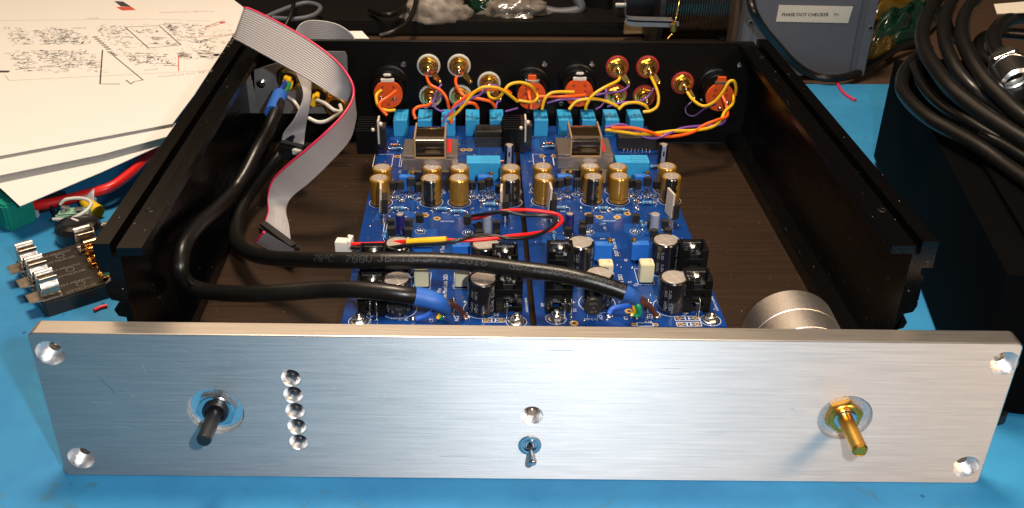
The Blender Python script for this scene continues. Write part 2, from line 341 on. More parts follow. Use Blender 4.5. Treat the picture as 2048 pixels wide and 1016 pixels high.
def put(parent, proto, loc, rz=0, name=None, org=None, tilt=None):
    """proto = (name, mesh, [(name, mesh), ...]); sub-parts share the part's own frame"""
    base = ORG.get(parent.name, Vector((0, 0, 0)))
    o = bpy.data.objects.new(name or proto[0], proto[1]); C.objects.link(o); o.parent = parent
    o.location = (Vector(loc)-base)*S; o.rotation_euler = (tilt[0] if tilt else 0, tilt[1] if tilt else 0, rz)
    for nm, me in proto[2]:
        c = bpy.data.objects.new(nm, me); C.objects.link(c); c.parent = o
    return o

# ================================================================== the setting
def sheet(name, x0, x1, y0, y1, z0, z1, m, rz=0):
    b = MB().box(((x0+x1)/2, (y0+y1)/2, (z0+z1)/2), (x1-x0, y1-y0, z1-z0), bev=0.4, rz=0)
    return b.build(name, m, kind='structure')
sheet('bench_top', -1500, 1500, -700, 1500, -30, -2.5, 'wood')
mt = MB(); mt.prism([(-900, -420), (900, -420), (900, gz(1767, 169, 0).y), (gz(1620, 168, 0).x, gz(1620, 168, 0).y), (-900, gz(1620, 168, 0).y)], -2.4, 0)
mt.build('bench_mat', 'mat', kind='structure')
MB().box((0, 1180, 500), (3000, 20, 1400)).build('back_wall', 'dark_tray', kind='structure')

# ================================================================== amplifier chassis
ZT, Y0, Y1 = 113.7, 34.1, 330.3
CH = root('amplifier_chassis', (0, 34, 0), 'open black aluminium amplifier chassis with brushed floor tinted brown for a warm reflection and rear sockets', 'chassis')
def rail(sg):
    prof = [(188, ZT), (180.6, ZT), (180.6, 107), (178, 107), (178, 111.6), (167, 111.6), (167, 107.5), (177, 107.5), (177, 44), (166, 44), (166, 35), (179, 33.7), (180, 75.4), (183.3, 76), (184.8, 79.4), (181.4, 84), (185, 84.8), (186.3, 87.4), (186.3, 93), (183.3, 95), (183.3, 99.5), (187, 99.5), (188, 104)]
    if sg > 0: prof = [(188, ZT), (180.6, ZT), (180.6, 107), (178, 107), (178, 111.6), (167, 111.6), (167, 107.5), (177, 107.5), (177, 44), (166, 44), (166, 35), (176, 33.7), (178, 66), (181.5, 66.8), (182.8, 70), (180, 74.8), (184.2, 76), (185.5, 79), (185, 95), (183, 97), (183, 100), (188, 100)]
    b = MB(); b.prism([(sg*x, z) for x, z in prof], Y0, Y1+3, X=(1, 0, 0), Y=(0, 0, 1), Z=(0, 1, 0))
    o = b.build('side_rail', 'black_anod', CH)
    return o
railL, railR = rail(-1), rail(1)
def screwhole(x, y, z, p, r=2.2):
    MB().lathe([(0, -0.6), (r*0.45, -0.6), (r*0.5, 0.05), (r*0.8, 0.25), (r, 0.1), (r*1.05, -0.1)], 14, (x, y, z)).build('screw', 'heatsink', p)
for (u, v, p) in ((300, 420, railL), (433, 110, railL), (1764, 420, railR), (1524, 114, railR)):
    q = gz(u, v, 111.6); screwhole(q.x, q.y, 111.7, p)
MB().box((0, 180, 34.6), (352, 296, 2.4)).build('floor_plate', 'floor', CH)
MB().box((0, Y1-1.5, 74.5), (355, 3, 77), bev=0.3).build('rear_panel', 'black_back', CH)
for x in (-160, 160):
    for y in (70, 300): MB().cyl((x, y, 0), (x, y, 33.3), 13, 15, 20).build('foot', 'blackplastic', CH)
YB = Y1-3.05
# floor fixings beside the rails
for (u, v) in ((352, 611), (1693, 606), (1478, 268), (1500, 160)):
    q = gz(u, v, 36.5); MB().lathe([(0, 1.2), (1.2, 1.2), (1.3, 2.0), (2.6, 2.0), (3, 1.4), (3.1, 0)], 12, (q.x, min(q.y, 318), 35.8)).build('screw', 'heatsink', CH)
# --- XLR sockets
def xlr(u, v, kind):
    c = gy(u, v, 316); x, z = c.x, c.z; y = 314.5
    b = MB(); b.lathe([(13.6, 0), (13.6, 1.5), (12.6, 2.0), (12.2, YB-y), ], 32, (x, YB, z+1.5), (0, -1, 0)); b.lathe([(12.4, 0), (12.4, YB-y-1.6), (11.6, YB-y), (9, YB-y)], 32, (x, YB, z+1.5), (0, -1, 0))
    o = b.build('xlr_socket', 'heatsink', CH)
    # orange insert with a flattened neck
    pts = [(10.1*math.cos(a), 10.1*math.sin(a)) for a in [R_(130+k*14) for k in range(21)]]
    pts += [(3.4, 10.5), (2.8, 15 if kind == 'm' else 9.0), (-2.8, 15 if kind == 'm' else 9.0), (-3.4, 10.5)] if kind == 'm' else [(4.6, 8.6), (3.2, 10.8), (-3.2, 10.8), (-4.6, 8.6)]
    pts = [(p[0], p[1]) for p in pts]
    MB().prism(pts, 0, 2.6, c=(x, y-0.4, z-1.5), X=(1, 0, 0), Y=(0, 0, 1), Z=(0, -1, 0)).build('insert', 'orange_pl', o)
    k = MB()
    if kind == 'm': k.box((x, y-2.9, z+9.5), (9, 1.6, 2.0), bev=0.3); k.box((x-4.2, y-2.9, z+9.6), (1.8, 2.2, 3.0), bev=0.3); k.box((x+4.2, y-2.9, z+9.6), (1.8, 2.2, 3.0), bev=0.3)
    else: k.box((x, y-2.9, z+9.2), (9.4, 1.8, 2.4), bev=0.4); k.box((x, y-2.6, z+13.0), (5.6, 1.6, 2.0), bev=0.6)
    k.build('latch_spring', 'jst' if kind == 'f' else 'tin', o)
    h = MB()
    for hx, hz in ((4.5, 1.5), (-4.5, 1.5), (-5, -3), (5, -3), (0, -7), (4, 5.5), (-4, 5.5)): h.lathe([(1.2, 0), (1.1, 0.25), (0.7, 0.3), (0, 0.05)], 10, (x+hx, y-3.0, z-1.5+hz), (0, -1, 0))
    h.build('contact_hole', 'dor', o)
    for hx, hz in ((5, -3), (-5, -3), (0, -7)) if kind == 'm' else ((4.6, -2), (-4.6, -1.6)):
        MB().tube([(x+hx, y-2, z-1.5+hz), (x+hx, y-5.6, z-1.5+hz)], 0.9, 8, sub=0).ball((x+hx, y-5.8, z-1.5+hz), 1.3, sc=(1, 1, 1), n=8).build('solder_cup', 'solder', o)
    return c
XL = [xlr(777, 181, 'f'), xlr(1063, 184, 'm'), xlr(1157, 178, 'f'), xlr(1438, 187, 'm')]
for (u, v) in ((807, 129), (1089, 129), (1184, 129), (1480, 131), (1406, 198), (1122, 207), (757, 165)):
    c = gy(u, v, YB-1); MB().lathe([(0, 1.0), (0.9, 1.0), (1.0, 1.8), (1.9, 1.6), (2.2, 0.9), (2.3, 0)], 12, (c.x, YB, c.z), (0, -1, 0)).build('screw', 'nickel', CH)
# --- RCA sockets
def rca(u, v, wm, lug=True, ang=-50):
    c = gy(u, v, YB-3); x, z = c.x, c.z
    o = MB().lathe([(8.3, 0), (8.3, 1.4), (7.7, 1.9), (5, 1.9)], 28, (x, YB, z), (0, -1, 0)).build('rca_socket', wm, CH)
    n = MB(); hexp = [(6.4*math.cos(R_(60*k+15+u % 30)), 6.4*math.sin(R_(60*k+15+u % 30))) for k in range(6)]
    n.prism(hexp, 0, 2.2, c=(x, YB-2.2, z), X=(1, 0, 0), Y=(0, 0, 1), Z=(0, -1, 0)); n.lathe([(7, 0), (7, 0.4), (5, 0.5)], 24, (x, YB-1.8, z), (0, -1, 0)); n.build('nut', 'gold', o)
    MB().lathe([(4.6, 0), (4.6, 1.6), (4.2, 1.9), (4.2, 2.8), (4.6, 3.1), (4.3, 4.6), (2.0, 5.0), (1.6, 5.6), (1.5, 9.5), (0.9, 10), (0, 9.6)], 20, (x, YB-4, z), (0, -1, 0)).build('barrel', 'gold', o)
    MB().ball((x, YB-14, z), 1.35, sc=(1, 1.4, 1.2), n=8).build('solder_joint', 'solder', o)
    if lug:
        a = R_(ang); dx, dz = math.cos(a), math.sin(a)
        l = MB(); l.prism([(6, -2.4), (10, -1.8), (13, -1.3), (13, 1.3), (10, 1.8), (6, 2.4)], 0, 0.5, c=(x, YB-4.2, z), X=(dx, -0.25, dz), Y=(-dz, 0, dx), Z=(0, -1, 0)); l.ball((x+dx*12.5, YB-8.2, z+dz*12.5), 1.5, n=8); l.build('ground_lug', 'gold', o)
    return c
for a in ((857, 133, 'washer_w'), (918, 133, 'washer_w'), (978, 168, 'washer_w'), (861, 194, 'washer_w', False), (921, 194, 'washer_w', False), (1235, 136, 'washer_r'), (1296, 136, 'washer_r'), (1366, 168, 'washer_r'), (1232, 192, 'washer_r', False), (1289, 194, 'washer_r', False)):
    rca(*a)
# --- inner steel bracket carrying the two power connectors
SY = 312
bk = MB()
P4 = [gy(u, v, SY) for u, v in ((508, 140), (632, 103), (690, 104), (694, 112), (698, 227), (512, 227))]
bk.prism([(p.x, p.z) for p in P4], 0, 1.5, c=(0, SY, 0), X=(1, 0, 0), Y=(0, 0, 1), Z=(0, 1, 0))
BR = bk.build('steel_bracket', 'steel_grey', CH)
b2 = MB(); q = [gy(u, v, SY-12) for u, v in ((470, 190), (500, 150), (520, 226), (440, 226))]
b2.prism([(p.x, p.z) for p in q], 0, 1.5, c=(0, SY-12, 0), X=(1, 0, 0), Y=(0, 0, 1), Z=(0, 1, 0)); b2.build('side_plate', 'steel_grey', BR)
for (u, v) in ((522, 168), (497, 170)):
    c = gy(u, v, SY-1); MB().lathe([(3.2, 0), (3.2, 0.8), (1.6, 1.6), (0, 1.8)], 16, (c.x, SY, c.z), (0, -1, 0)).build('rivet', 'nickel' if u > 500 else 'heatsink', BR)
for (u, v) in ((578, 158), (637, 190), (672, 212)):
    c = gy(u, v, SY-4); o = MB().lathe([(9, 0), (9, 2), (7.6, 2.4), (7.6, 6), (6.8, 6.4), (5.6, 6.4), (5.4, 3), (0, 3)], 24, (c.x, SY, c.z), (0, -1, 0)).build('power_connector', 'gold' if u < 660 else 'brass', BR)
    MB().lathe([(5.3, 3.2), (5.3, 4.4), (0, 4.4)], 20, (c.x, SY, c.z), (0, -1, 0)).build('pin_insert', 'blackplastic', o)
# yellow sleeves on the connector pins
for (u, v, du) in ((571, 150, -4), (577, 152, -4), (569, 160, -3), (580, 160, -4)):
    a = gy(u+2, v+4, SY-5); b = gy(u-1, v+14, SY-13)
    MB().tube([a, b], 1.9, 8, sub=0).build('pin_sleeve', 'shrink_y', BR)
for (u, v) in ((628, 190), (633, 187), (626, 199)):
    MB().tube([gy(u+2, v, SY-5), gy(u, v+10, SY-13)], 1.9, 8, sub=0).build('pin_sleeve', 'shrink_y', BR)

# ================================================================== detached front panel
PA = R_(-1.6929)
FP = root('front_panel', (1.94, 6.5, 0), 'thick brushed aluminium front panel standing loose before the chassis', 'front panel', rz=PA)
PH = 81.5
def rrect(w, h, r, n=5):
    pts = []
    for cx, cy, a0 in ((w/2-r, h-r, 0), (-w/2+r, h-r, 90), (-w/2+r, r, 180), (w/2-r, r, 270)):
        for k in range(n+1): a = R_(a0+90*k/n); pts.append((cx+r*math.cos(a), cy+r*math.sin(a)))
    return pts
HOLES = [(-209.3, 70.9, 6.3), (211.4, 70.7, 6.3), (-207.8, 10.9, 6.3), (209.0, 10.6, 6.3)]
LEDS = [(-105.1, 58.7), (-105.0, 49.3), (-105.0, 40.2), (-105.0, 31.0), (-105.0, 21.8)]
CUT = [(x, z, [(r, 0), (r, 5.5), (2.6, 5.5), (2.6, 9)], 32) for x, z, r in HOLES]
CUT += [(x, z, [(4.6, 0), (4.3, 0.25), (1.9, 4.6), (1.9, 9)], 28) for x, z in LEDS]
CUT += [(2.8, 38.8, [(5.2, 0), (5.0, 0.25), (2.0, 4.6), (2.0, 9)], 32), (2.3, 22, [(3.4, 0), (3.4, 9)], 24)]
CUT += [(-141.2, 39.3, [(12.9, 0), (12.9, 3.2), (5, 3.2), (5, 9)], 48), (146.2, 39.2, [(12.6, 0), (12.6, 3.2), (5, 3.2), (5, 9)], 48)]
def inset(w, h, r, d): return [(x, z+d) for x, z in rrect(w-2*d, h-2*d, r-d)]
from mathutils.geometry import delaunay_2d_cdt
vv = []; ee = []
def spl(pts):
    o = len(vv); n = len(pts)
    for q_ in pts: vv.append(Vector((q_[0], q_[1])))
    for i in range(n): ee.append((o+i, o+(i+1) % n))
spl(inset(435, PH, 3, 0.6))
for x, z, prf, n in CUT: spl([(x+prf[0][0]*math.cos(2*math.pi*i/n), z+prf[0][0]*math.sin(2*math.pi*i/n)) for i in range(n)])
gx_ = len(vv)
for i in range(-21, 22):
    for j in range(1, 8):
        p_ = Vector((i*10.0, j*10.0))
        if all((p_-Vector((x, z))).length > prf[0][0]+1 for x, z, prf, n in CUT): vv.append(p_)
cv, ce, cf, *_rest = delaunay_2d_cdt(vv, ee, [], 1, 1e-6)
def inhole(f):
    c_ = sum((cv[i] for i in f), Vector((0, 0)))/len(f)
    return any((c_-Vector((x, z))).length < prf[0][0]*0.995 for x, z, prf, n in CUT)
pl = MB(); pl.add([(v.x, 0, v.y) for v in cv], [tuple(f) for f in cf if not inhole(f)], 0)
rings = [(0.6, 0), (0.2, 0.15), (0, 0.55), (0, 9.45), (0.2, 9.85), (0.6, 10)]
for (d0, y0_), (d1, y1_) in zip(rings, rings[1:]):
    A_, B_ = inset(435, PH, 3, d0), inset(435, PH, 3, d1); n = len(A_)
    pl.add([(p[0], y0_, p[1]) for p in A_]+[(p[0], y1_, p[1]) for p in B_], [(i, (i+1) % n, n+(i+1) % n, n+i) for i in range(n)], 2)
A_ = inset(435, PH, 3, 0.6); pl.add([(p[0], 10, p[1]) for p in A_], [tuple(range(len(A_)))], 2)
for x, z, prf, n in CUT: pl.lathe(prf, n, (x, 0, z), (0, 1, 0), 3 if prf[0][0] > 12 else 1)
for k in range(len(pl.s)): pl.s[k] = False if pl.m[k] not in (1, 3) else pl.s[k]
pme = pl.mesh('face_plate', ['panel', 'bright', 'alu', 'milled'])
plate = bpy.data.objects.new('face_plate', pme); C.objects.link(plate); plate.parent = FP; ORG[plate.name] = Vector((0, 0, 0))
MB().prism([(-188+r, z) for r, z in ((0, 2), (0, 80), (376, 80), (376, 2))], 10.02, 11.6, X=(1, 0, 0), Y=(0, 0, 1), Z=(0, 1, 0)).build('backing_plate', 'alu', FP)
for i, (x, z) in enumerate(LEDS): MB().lathe([(1.9, 6), (1.9, 2.2), (1.75, 1.4), (1.2, 0.9), (0, 0.75)], 16, (x, 0, z), (0, 1, 0), share=True).build('indicator_led', 'led', FP)
MB().lathe([(1.95, 6), (1.95, 2.4), (1.6, 2.1), (0, 2.0)], 16, (2.8, 0, 38.8), (0, 1, 0)).build('indicator_led', 'led2', FP)
for x, z, r in HOLES: MB().lathe([(2.55, 10), (2.55, 8.5), (0, 8.5)], 14, (x, 0, z), (0, 1, 0)).build('hole_back', 'kapton', FP)
# toggle switch
t = MB().lathe([(3.2, 2), (3.2, -0.2), (5.2, -0.3), (5.4, -0.9), (5.2, -1.5), (4.2, -1.8), (3.4, -1.6), (3.2, -0.6), (2.6, -0.6), (2.6, -1.0), (2.2, -1.1), (1.8, 1.0), (0, 1.4)], 28, (2.3, 0, 22), (0, 1, 0)).build('toggle_switch', 'nickel', FP)
lv = MB(); lv.tube([(2.3, 0.4, 22), (2.9, -5, 20.8), (3.4, -9.5, 19.6)], lambda q: 0.9+1.0*q, 14, sub=4); lv.ball((3.4, -9.5, 19.6), 1.9, n=14); lv.build('lever', 'nickel', t)
# black rotary shaft on the left
def hexnut(x, z, y0, y1, r, m, parent, rot=0):
    b = MB(); b.prism([(r*math.cos(R_(60*k+rot)), r*math.sin(R_(60*k+rot))) for k in range(6)], y0, y1, c=(x, 0, z), X=(1, 0, 0), Y=(0, 0, 1), Z=(0, 1, 0)); b.lathe([(r*0.86, 0), (r*0.82, -0.35), (0, -0.35)], 28, (x, y1, z), (0, 1, 0)); return b.build('nut', m, parent)
X1, Z1 = -141.2, 39.3
rs = MB().lathe([(11.8, 3.1), (11.8, 2.5), (5, 2.5)], 36, (X1, 0, Z1), (0, 1, 0)).build('rotary_switch', 'bright', FP)
hexnut(X1, Z1, 2.4, 0.4, 9.6, 'nickel', rs, 8)
MB().lathe([(5.9, 2), (5.9, -1.2), (5.3, -1.7), (4.4, -1.7), (4.2, -0.3), (3, -0.3)], 30, (X1, 0, Z1), (0, 1, 0)).build('bushing', 'blackplastic', rs)
MB().lathe([(3.35, 0), (3.3, -19.5), (2.9, -20.3), (0, -20.3)], 26, (X1, 0, Z1), (0, 1, 0)).build('shaft', 'blackplastic', rs)
# attenuator with brass shaft on the right, its body behind the panel
X2, Z2 = 146.2, 39.2
at = MB().lathe([(24, 12), (24, 22)]+[p for k in range(3) for p in ((24, 22.2+16*k), (23.7, 22.4+16*k), (23.7, 22.7+16*k), (24, 22.9+16*k), (24, 38.0+16*k))]+[(24, 72), (23.5, 72.6), (0, 72.6)], 64, (X2-8.6, 0, Z2), (0, 1, 0)).build('attenuator', 'pot', FP)
hexnut(X2, Z2, 3.1, -0.3, 8.6, 'brass', at, 20)
MB().lathe([(5.3, 0), (5.3, -1.5), (4.7, -1.9), (3.6, -1.9), (3.6, -0.6), (3, -0.6)], 30, (X2, 0, Z2), (0, 1, 0)).build('bushing', 'nickel', at)
MB().lathe([(3.55, 0), (3.5, -22), (2.8, -23.2), (2.6, -23.2), (2.4, -22.9), (0, -22.9)], 30, (X2, 0, Z2), (0, 1, 0)).build('shaft', 'brass', at)
tp = MB(); tp.box((X2+18, 14.5, Z2+26.5), (1.2, 8, 0.8)); tp.tube([(X2+22, 16, Z2+20), (X2+24, 16, Z2+29), (X2+30, 20, Z2+33)], 0.9, 8, sub=0); tp.build('solder_tag', 'brass', at)
# fine handling scratches
sc = MB()
for (x0, z0, x1, z1) in ((-180, 52, -176, 46), (-141, 54, -140.6, 49), (-188, 30, -183, 30.2), (-205, 76, -204.6, 77.5), (-158, 68, -152, 65), (-130, 40.5, -124, 40.4), (129, 60, 134, 62.5), (120, 45, 124, 42), (121, 43, 122, 45), (125, 43.5, 127, 42.4), (-60, 70, -52, 69), (-84, 42, -76, 42.2), (60, 66, 68, 66.2), (-152, 74, -146, 70), (-170, 66, -169, 60), (10, 75, 20, 75.3), (84, 30, 95, 30.4), (-40, 14, -28, 14.2), (-196, 44, -186, 43.8), (170, 20, 176, 24)):
    sc.line((x0, -0.03, z0), (x1, -0.03, z1), 0.22, up=(0, 1, 0))
sc.build('scratches', 'milled', FP)
sm_ = MB(); sm_.line((-190.5, -0.03, 58), (-187, -0.03, 53), 0.35, up=(0, 1, 0)); sm_.line((-187, -0.03, 53), (-185, -0.03, 49), 0.6, up=(0, 1, 0)); sm_.build('dark_scuff', 'steel_grey', FP)

# ================================================================== circuit boards
ZB = 54.0
def PR(name, b, mats, subs=()): return (name, b.mesh(name, mats), [(n, bb.mesh(n, mm)) for n, bb, mm in subs])
def cross(z, r, n=3, w=0.28, rot=0.4):
    b = MB()
    for k in range(n):
        a = rot+k*math.pi/n; b.line((-r*math.cos(a), -r*math.sin(a), z+k*0.012), (r*math.cos(a), r*math.sin(a), z+k*0.012), w)
    return b
def cyltext(b, st, size, r, z0, a0, m, up=True):
    """print running up the sleeve"""
    def fn(x, y):
        a = a0 + (-y)/r
        return Vector((math.sin(a)*r, -math.cos(a)*r, z0+x))
    b.textmap(st, size, fn, m)
def elec(r, h, dark=None, kind='gold'):
    n = 40
    b = MB()
    g = 0.45 if kind != 'gold' else 0.55
    prof = [(r-0.5, 0.2), (r, 0.7), (r, 1.6), (r-g, 2.2), (r-g, 2.7), (r, 3.4), (r, h-0.9), (r-0.35, h-0.25), (r-1.0, h), (r-1.5, h-0.15)] if kind == 'gold' else [(r-0.5, 0.1), (r, 0.6), (r, h-0.7), (r-0.3, h-0.2), (r-1.0, h), (r-1.5, h-0.15)]
    fm = None
    if dark: fm = lambda k, i: 1 if dark[0] <= ((i+0.5)/n*360) % 360 <= dark[1] else 0
    b.lathe(prof, n, (0, 0, 0), (0, 0, 1), 0, x=(1, 0, 0), fm=fm)
    mats = ['gold_sleeve', 'dark_band', 'gold_print'] if kind == 'gold' else ['black_sleeve', 'grey_print', 'grey_print']
    if kind == 'gold':
        if dark:
            cyltext(b, '50V', 2.0, r+0.03, 5.0, 0.55, 2); cyltext(b, '100', 2.0, r+0.03, 10.0, 0.55, 2)
    else:
        k = h/17.5
        cyltext(b, '105°C', 1.9*k, r+0.03, 9*k, -0.25, 2); cyltext(b, 'H2243', 1.9*k, r+0.03, 2*k, -0.55, 2); cyltext(b, '105°C', 1.9*k, r+0.03, 2*k, -0.2, 2); cyltext(b, '2243', 1.9*k, r+0.03, 9.5*k, -0.55, 2)
        cyltext(b, 'ELNA', 2.6*k, r+0.03, 2.2*k, 0.95, 2); cyltext(b, 'ELNA', 2.6*k, r+0.03, 10*k, 0.95, 2)
        # pale polarity patch folding over the shoulder
        b.lathe([(r+0.02, h-1.6), (r+0.02, h-0.7), (r-0.28, h-0.18), (r-1.0, h+0.03), (r-1.9, h+0.04)], n, (0, 0, 0), (0, 0, 1), 1, x=(1, 0, 0)) if False else None
        o = len(b.v)
        pr = [(r+0.03, h-3.0), (r+0.03, h-0.7), (r-0.27, h-0.17), (r-1.0, h+0.03), (r-1.8, h+0.03)]; aa = [R_(0+d) for d in range(0, 50, 8)]
        vs = [(q*math.cos(a), q*math.sin(a), z) for q, z in pr for a in aa]; w = len(aa)
        b.add(vs, [(i*w+j, i*w+j+1, (i+1)*w+j+1, (i+1)*w+j) for i in range(len(pr)-1) for j in range(w-1)], 1)
    t = MB().lathe([(r-1.3, h-0.2), (r-1.5, h-0.08), (0, h-0.08)], n, m=0)
    sc = cross(h-0.02, r-1.8, 3 if kind == 'gold' else 2, 0.5 if kind != 'gold' else 0.35)
    return PR('capacitor', b, mats, [('end_cap', t, 'cap_top' if kind == 'gold' else 'cap_top_big'), ('score', sc, 'score')])
P = {}
P['gold'] = elec(6.0, 17.2); P['goldd'] = elec(6.0, 17.2, (225, 300)); P['goldd2'] = elec(6.0, 17.2, (235, 330))
P['big'] = elec(7.6, 18.2, kind='black')
def small(kind):
    r, h = (2.6, 12.5); b = MB(); n = 24
    fm = (lambda k, i: 1 if 245 <= ((i+.5)/n*360) % 360 <= 305 else 0) if kind != 'navy' else None
    b.lathe([(r-.3, 0.2), (r, .5), (r, h-.5), (r-.3, h-.1), (r-.7, h)], n, fm=fm, x=(1, 0, 0))
    return PR('capacitor', b, ['navy_sleeve' if kind == 'navy' else 'grey_print', 'grey_stripe'], [('end_cap', MB().lathe([(r-.6, h-.1), (0, h-.1)], n), 'cap_top')])
P['navy'] = small('navy'); P['violet'] = small('violet')
b = MB(); r, h, n = 3.2, 15, 28
b.lathe([(r-.3, 0.2), (r, .5), (r, h-.5), (r-.3, h-.1), (r-.8, h)], n, fm=lambda k, i: 1 if 248 <= ((i+.5)/n*360) % 360 <= 300 else 0, x=(1, 0, 0))
b.prism([(-0.5, 7.5), (0.5, 7.5), (0.5, 11), (-0.5, 11)], 0, 0.05, 2, c=(0, -r-0.02, 0), X=(1, 0, 0), Y=(0, 0, 1), Z=(0, -1, 0))
P['slim'] = PR('capacitor', b, ['black_sleeve', 'grey_stripe', 'black_sleeve'], [('end_cap', MB().lathe([(r-.7, h-.1), (0, h-.1)], n), 'cap_top')])
def relay(wx, dy, hz, lines, up, sz=1.7):
    b = MB(); b.box((0, 0, hz/2+0.4), (wx, dy, hz-0.8), 0, 0.35); b.box((0, 0, 0.4), (wx-0.6, dy-0.6, 0.8), 0)
    x, y = ((0, 1, 0), (-1, 0, 0)) if up == 'v' else ((-1, 0, 0), (0, -1, 0))
    for k, (t, s, off) in enumerate(lines):
        if up == 'v': o = (off, -dy/2+1.2, hz+0.02)
        else: o = (wx/2-1.6, off, hz+0.02)
        b.text(t, s, o, x, y, 1)
    return PR('relay', b, ['cyan', 'relay_print'])
P['relay'] = relay(9.8, 20.5, 12.3, [('FUJITSU', 2.0, -2.9), ('A-K  JAPAN', 2.5, 0.6), ('RY24W-K', 2.3, 3.8)], 'v')
P['relayb'] = relay(21.5, 11.5, 12.5, [('TAKAMISAWA', 1.6, -4.6+0.2), ('RY24W-K', 2.7, -0.9), ('JAPAN 23 08', 1.8, 2.6)], 'h')
b = MB(); b.box((0, 0, 6.4), (9.6, 4.9, 9.8), 0, 0.25); b.text('3296', 1.6, (-3.6, -0.9, 11.33), (1, 0, 0), (0, 1, 0), 1)
for x in (-2.5, 0, 2.5): b.box((x, 0, 0.7), (0.5, 0.5, 1.5), 2)
def trim(sx): 
    s = MB().lathe([(1.25, 0), (1.25, 1.5), (1.0, 1.8), (0, 1.8)], 14, (sx*3.5, 1.2, 11.3)); s.box((sx*3.5, 1.2, 13.12), (0.35, 2.2, 0.1))
    return PR('trimmer', b, ['blue_trim', 'grey_print', 'solder'], [('adjusting_screw', s, 'brass')])
P['trimR'] = trim(1); P['trimL'] = trim(-1)
b = MB(); b.box((0, 0, 6.1), (7.3, 7.3, 11.0), 0, 0.45); b.text('1J100', 1.3, (1.4, 2.2, 11.62), (0, -1, 0), (1, 0, 0), 1)
for x in (-2.5, 2.5): b.tube([(x, 0, 0), (x, 0, 1)], 0.35, 6, 2, sub=0)
P['film'] = PR('film_capacitor', b, ['cream', 'red', 'solder'])
P['red'] = PR('film_capacitor', MB().box((0, 0, 3.2), (5.2, 2.6, 5.6), 0, 0.2), ['red_box'])
def to92(hl):
    a = [R_(200+k*14) for k in range(11)]
    poly = [(2.4*math.cos(t), 2.3*math.sin(t)) for t in a] + [(1.9, 1.5), (-1.9, 1.5)]
    b = MB(); b.prism(poly, hl, hl+4.9, 0)
    l = MB()
    for x in (-1.27, 0, 1.27): l.tube([(x, 0, 0), (x*0.9, 0, hl+0.3)], 0.30, 6, sub=0); l.lathe([(0.95, 0.02), (0.5, 0.6), (0.3, 1.0)], 10, (x, 0, 0))
    return PR('transistor', b, ['epoxy'], [('legs', l, 'solder')])
P['to92t'] = to92(8.5); P['to92m'] = to92(6); P['to92s'] = to92(1.4)
def to220():
    b = MB(); b.prism([(-2.2, 6.0), (-2.2, 14.5), (2.2, 14.8), (2.3, 6.2), (1.8, 5.4), (-1.8, 5.4)], -5, 5, 0, X=(1, 0, 0), Y=(0, 0, 1), Z=(0, 1, 0))
    t = MB(); t.box((-1.9, 0, 14.0), (1.25, 10, 15.6), 0, 0.15); t.lathe([(1.9, 0), (1.9, 1.3)], 16, (-2.55, 0, 18.8), (1, 0, 0))
    l = MB()
    for y in (-2.54, 0, 2.54): l.box((0, y, 2.7), (0.5, 0.8, 5.6))
    return PR('power_transistor', b, ['epoxy'], [('metal_tab', t, 'tab'), ('legs', l, 'solder')])
P['to220'] = to220()
def res(body, L=6.6, r=1.15, z=1.5, span=5.6):
    b = MB(); n = 12
    pr = [(0.4, -L/2), (r*0.95, -L/2+0.3), (r*1.08, -L/2+0.8), (r*0.92, -L/2+1.6), (r*0.92, L/2-1.6), (r*1.08, L/2-0.8), (r*0.95, L/2-0.3), (0.4, L/2)]
    b.lathe(pr, n, (0, 0, z), (1, 0, 0), 0, share=True)
    for x in (-2.1, -1.1, -0.1, 0.9, 2.2): b.lathe([(r*0.96, x-0.25), (r*0.96+0.01, x+0.25)], n, (0, 0, z), (1, 0, 0), 1)
    l = MB()
    for s in (-1, 1):
        l.tube([(s*L/2, 0, z), (s*(span-0.7), 0, z-0.05), (s*span, 0, z-0.7), (s*span, 0, 0)], 0.32, 6, sub=3)
        l.lathe([(1.0, 0.02), (0.55, 0.55), (0.3, 0.9)], 10, (s*span, 0, 0))
    return PR('resistor' if body == 'res_blue' else 'diode', b, [body, 'band_dark'], [('leads', l, 'solder')])
P['res'] = res('res_blue'); P['dio'] = res('tan_res', 4.2, 0.9, 1.3, 4.2)
def sdiode():
    b = MB().cyl((0, 0, 2.2), (0, 0, 7.5), 1.35, n=14); b.lathe([(1.38, 6.2), (1.38, 6.8)], 14, m=1)
    l = MB(); l.tube([(0, 0, 0), (0, 0, 2.4)], 0.4, 6, sub=0); l.tube([(0, 0, 7.4), (0, 0, 8.6), (0.3, -1, 9.3), (0.3, -2.4, 8.8), (0.3, -3.2, 5), (0.3, -3.4, 0)], 0.4, 6, sub=3); l.lathe([(1.1, 0.02), (0.6, 0.5), (0.4, 0.9)], 10, (0.3, -3.4, 0))
    return PR('diode', b, ['epoxy', 'grey_print'], [('leads', l, 'solder')])
P['sdio'] = sdiode()
b = MB(); b.lathe([(0, -1.7), (4.2, -1.7), (4.75, -1.0), (4.75, 1.0), (4.2, 1.7), (0, 1.7)], 32, (0, 0, 7.0), (0, -1, 0.15))
for t, s, zz in (('ANTC', 1.6, 8.6), ('10', 1.5, 6.5), ('2219', 1.6, 4.3)): b.text(t, s, (0, -1.78-(zz-7)*-0.15, zz), (1, 0, 0), (0, 0.15, 1), 1, 'c')
l = MB()
for x in (-2.5, 2.5): l.tube([(x, 0, 0), (x, 0, 4)], 0.4, 6, sub=0)
P['ntc'] = PR('thermistor', b, ['epoxy', 'grey_dim'], [('leads', l, 'solder')])
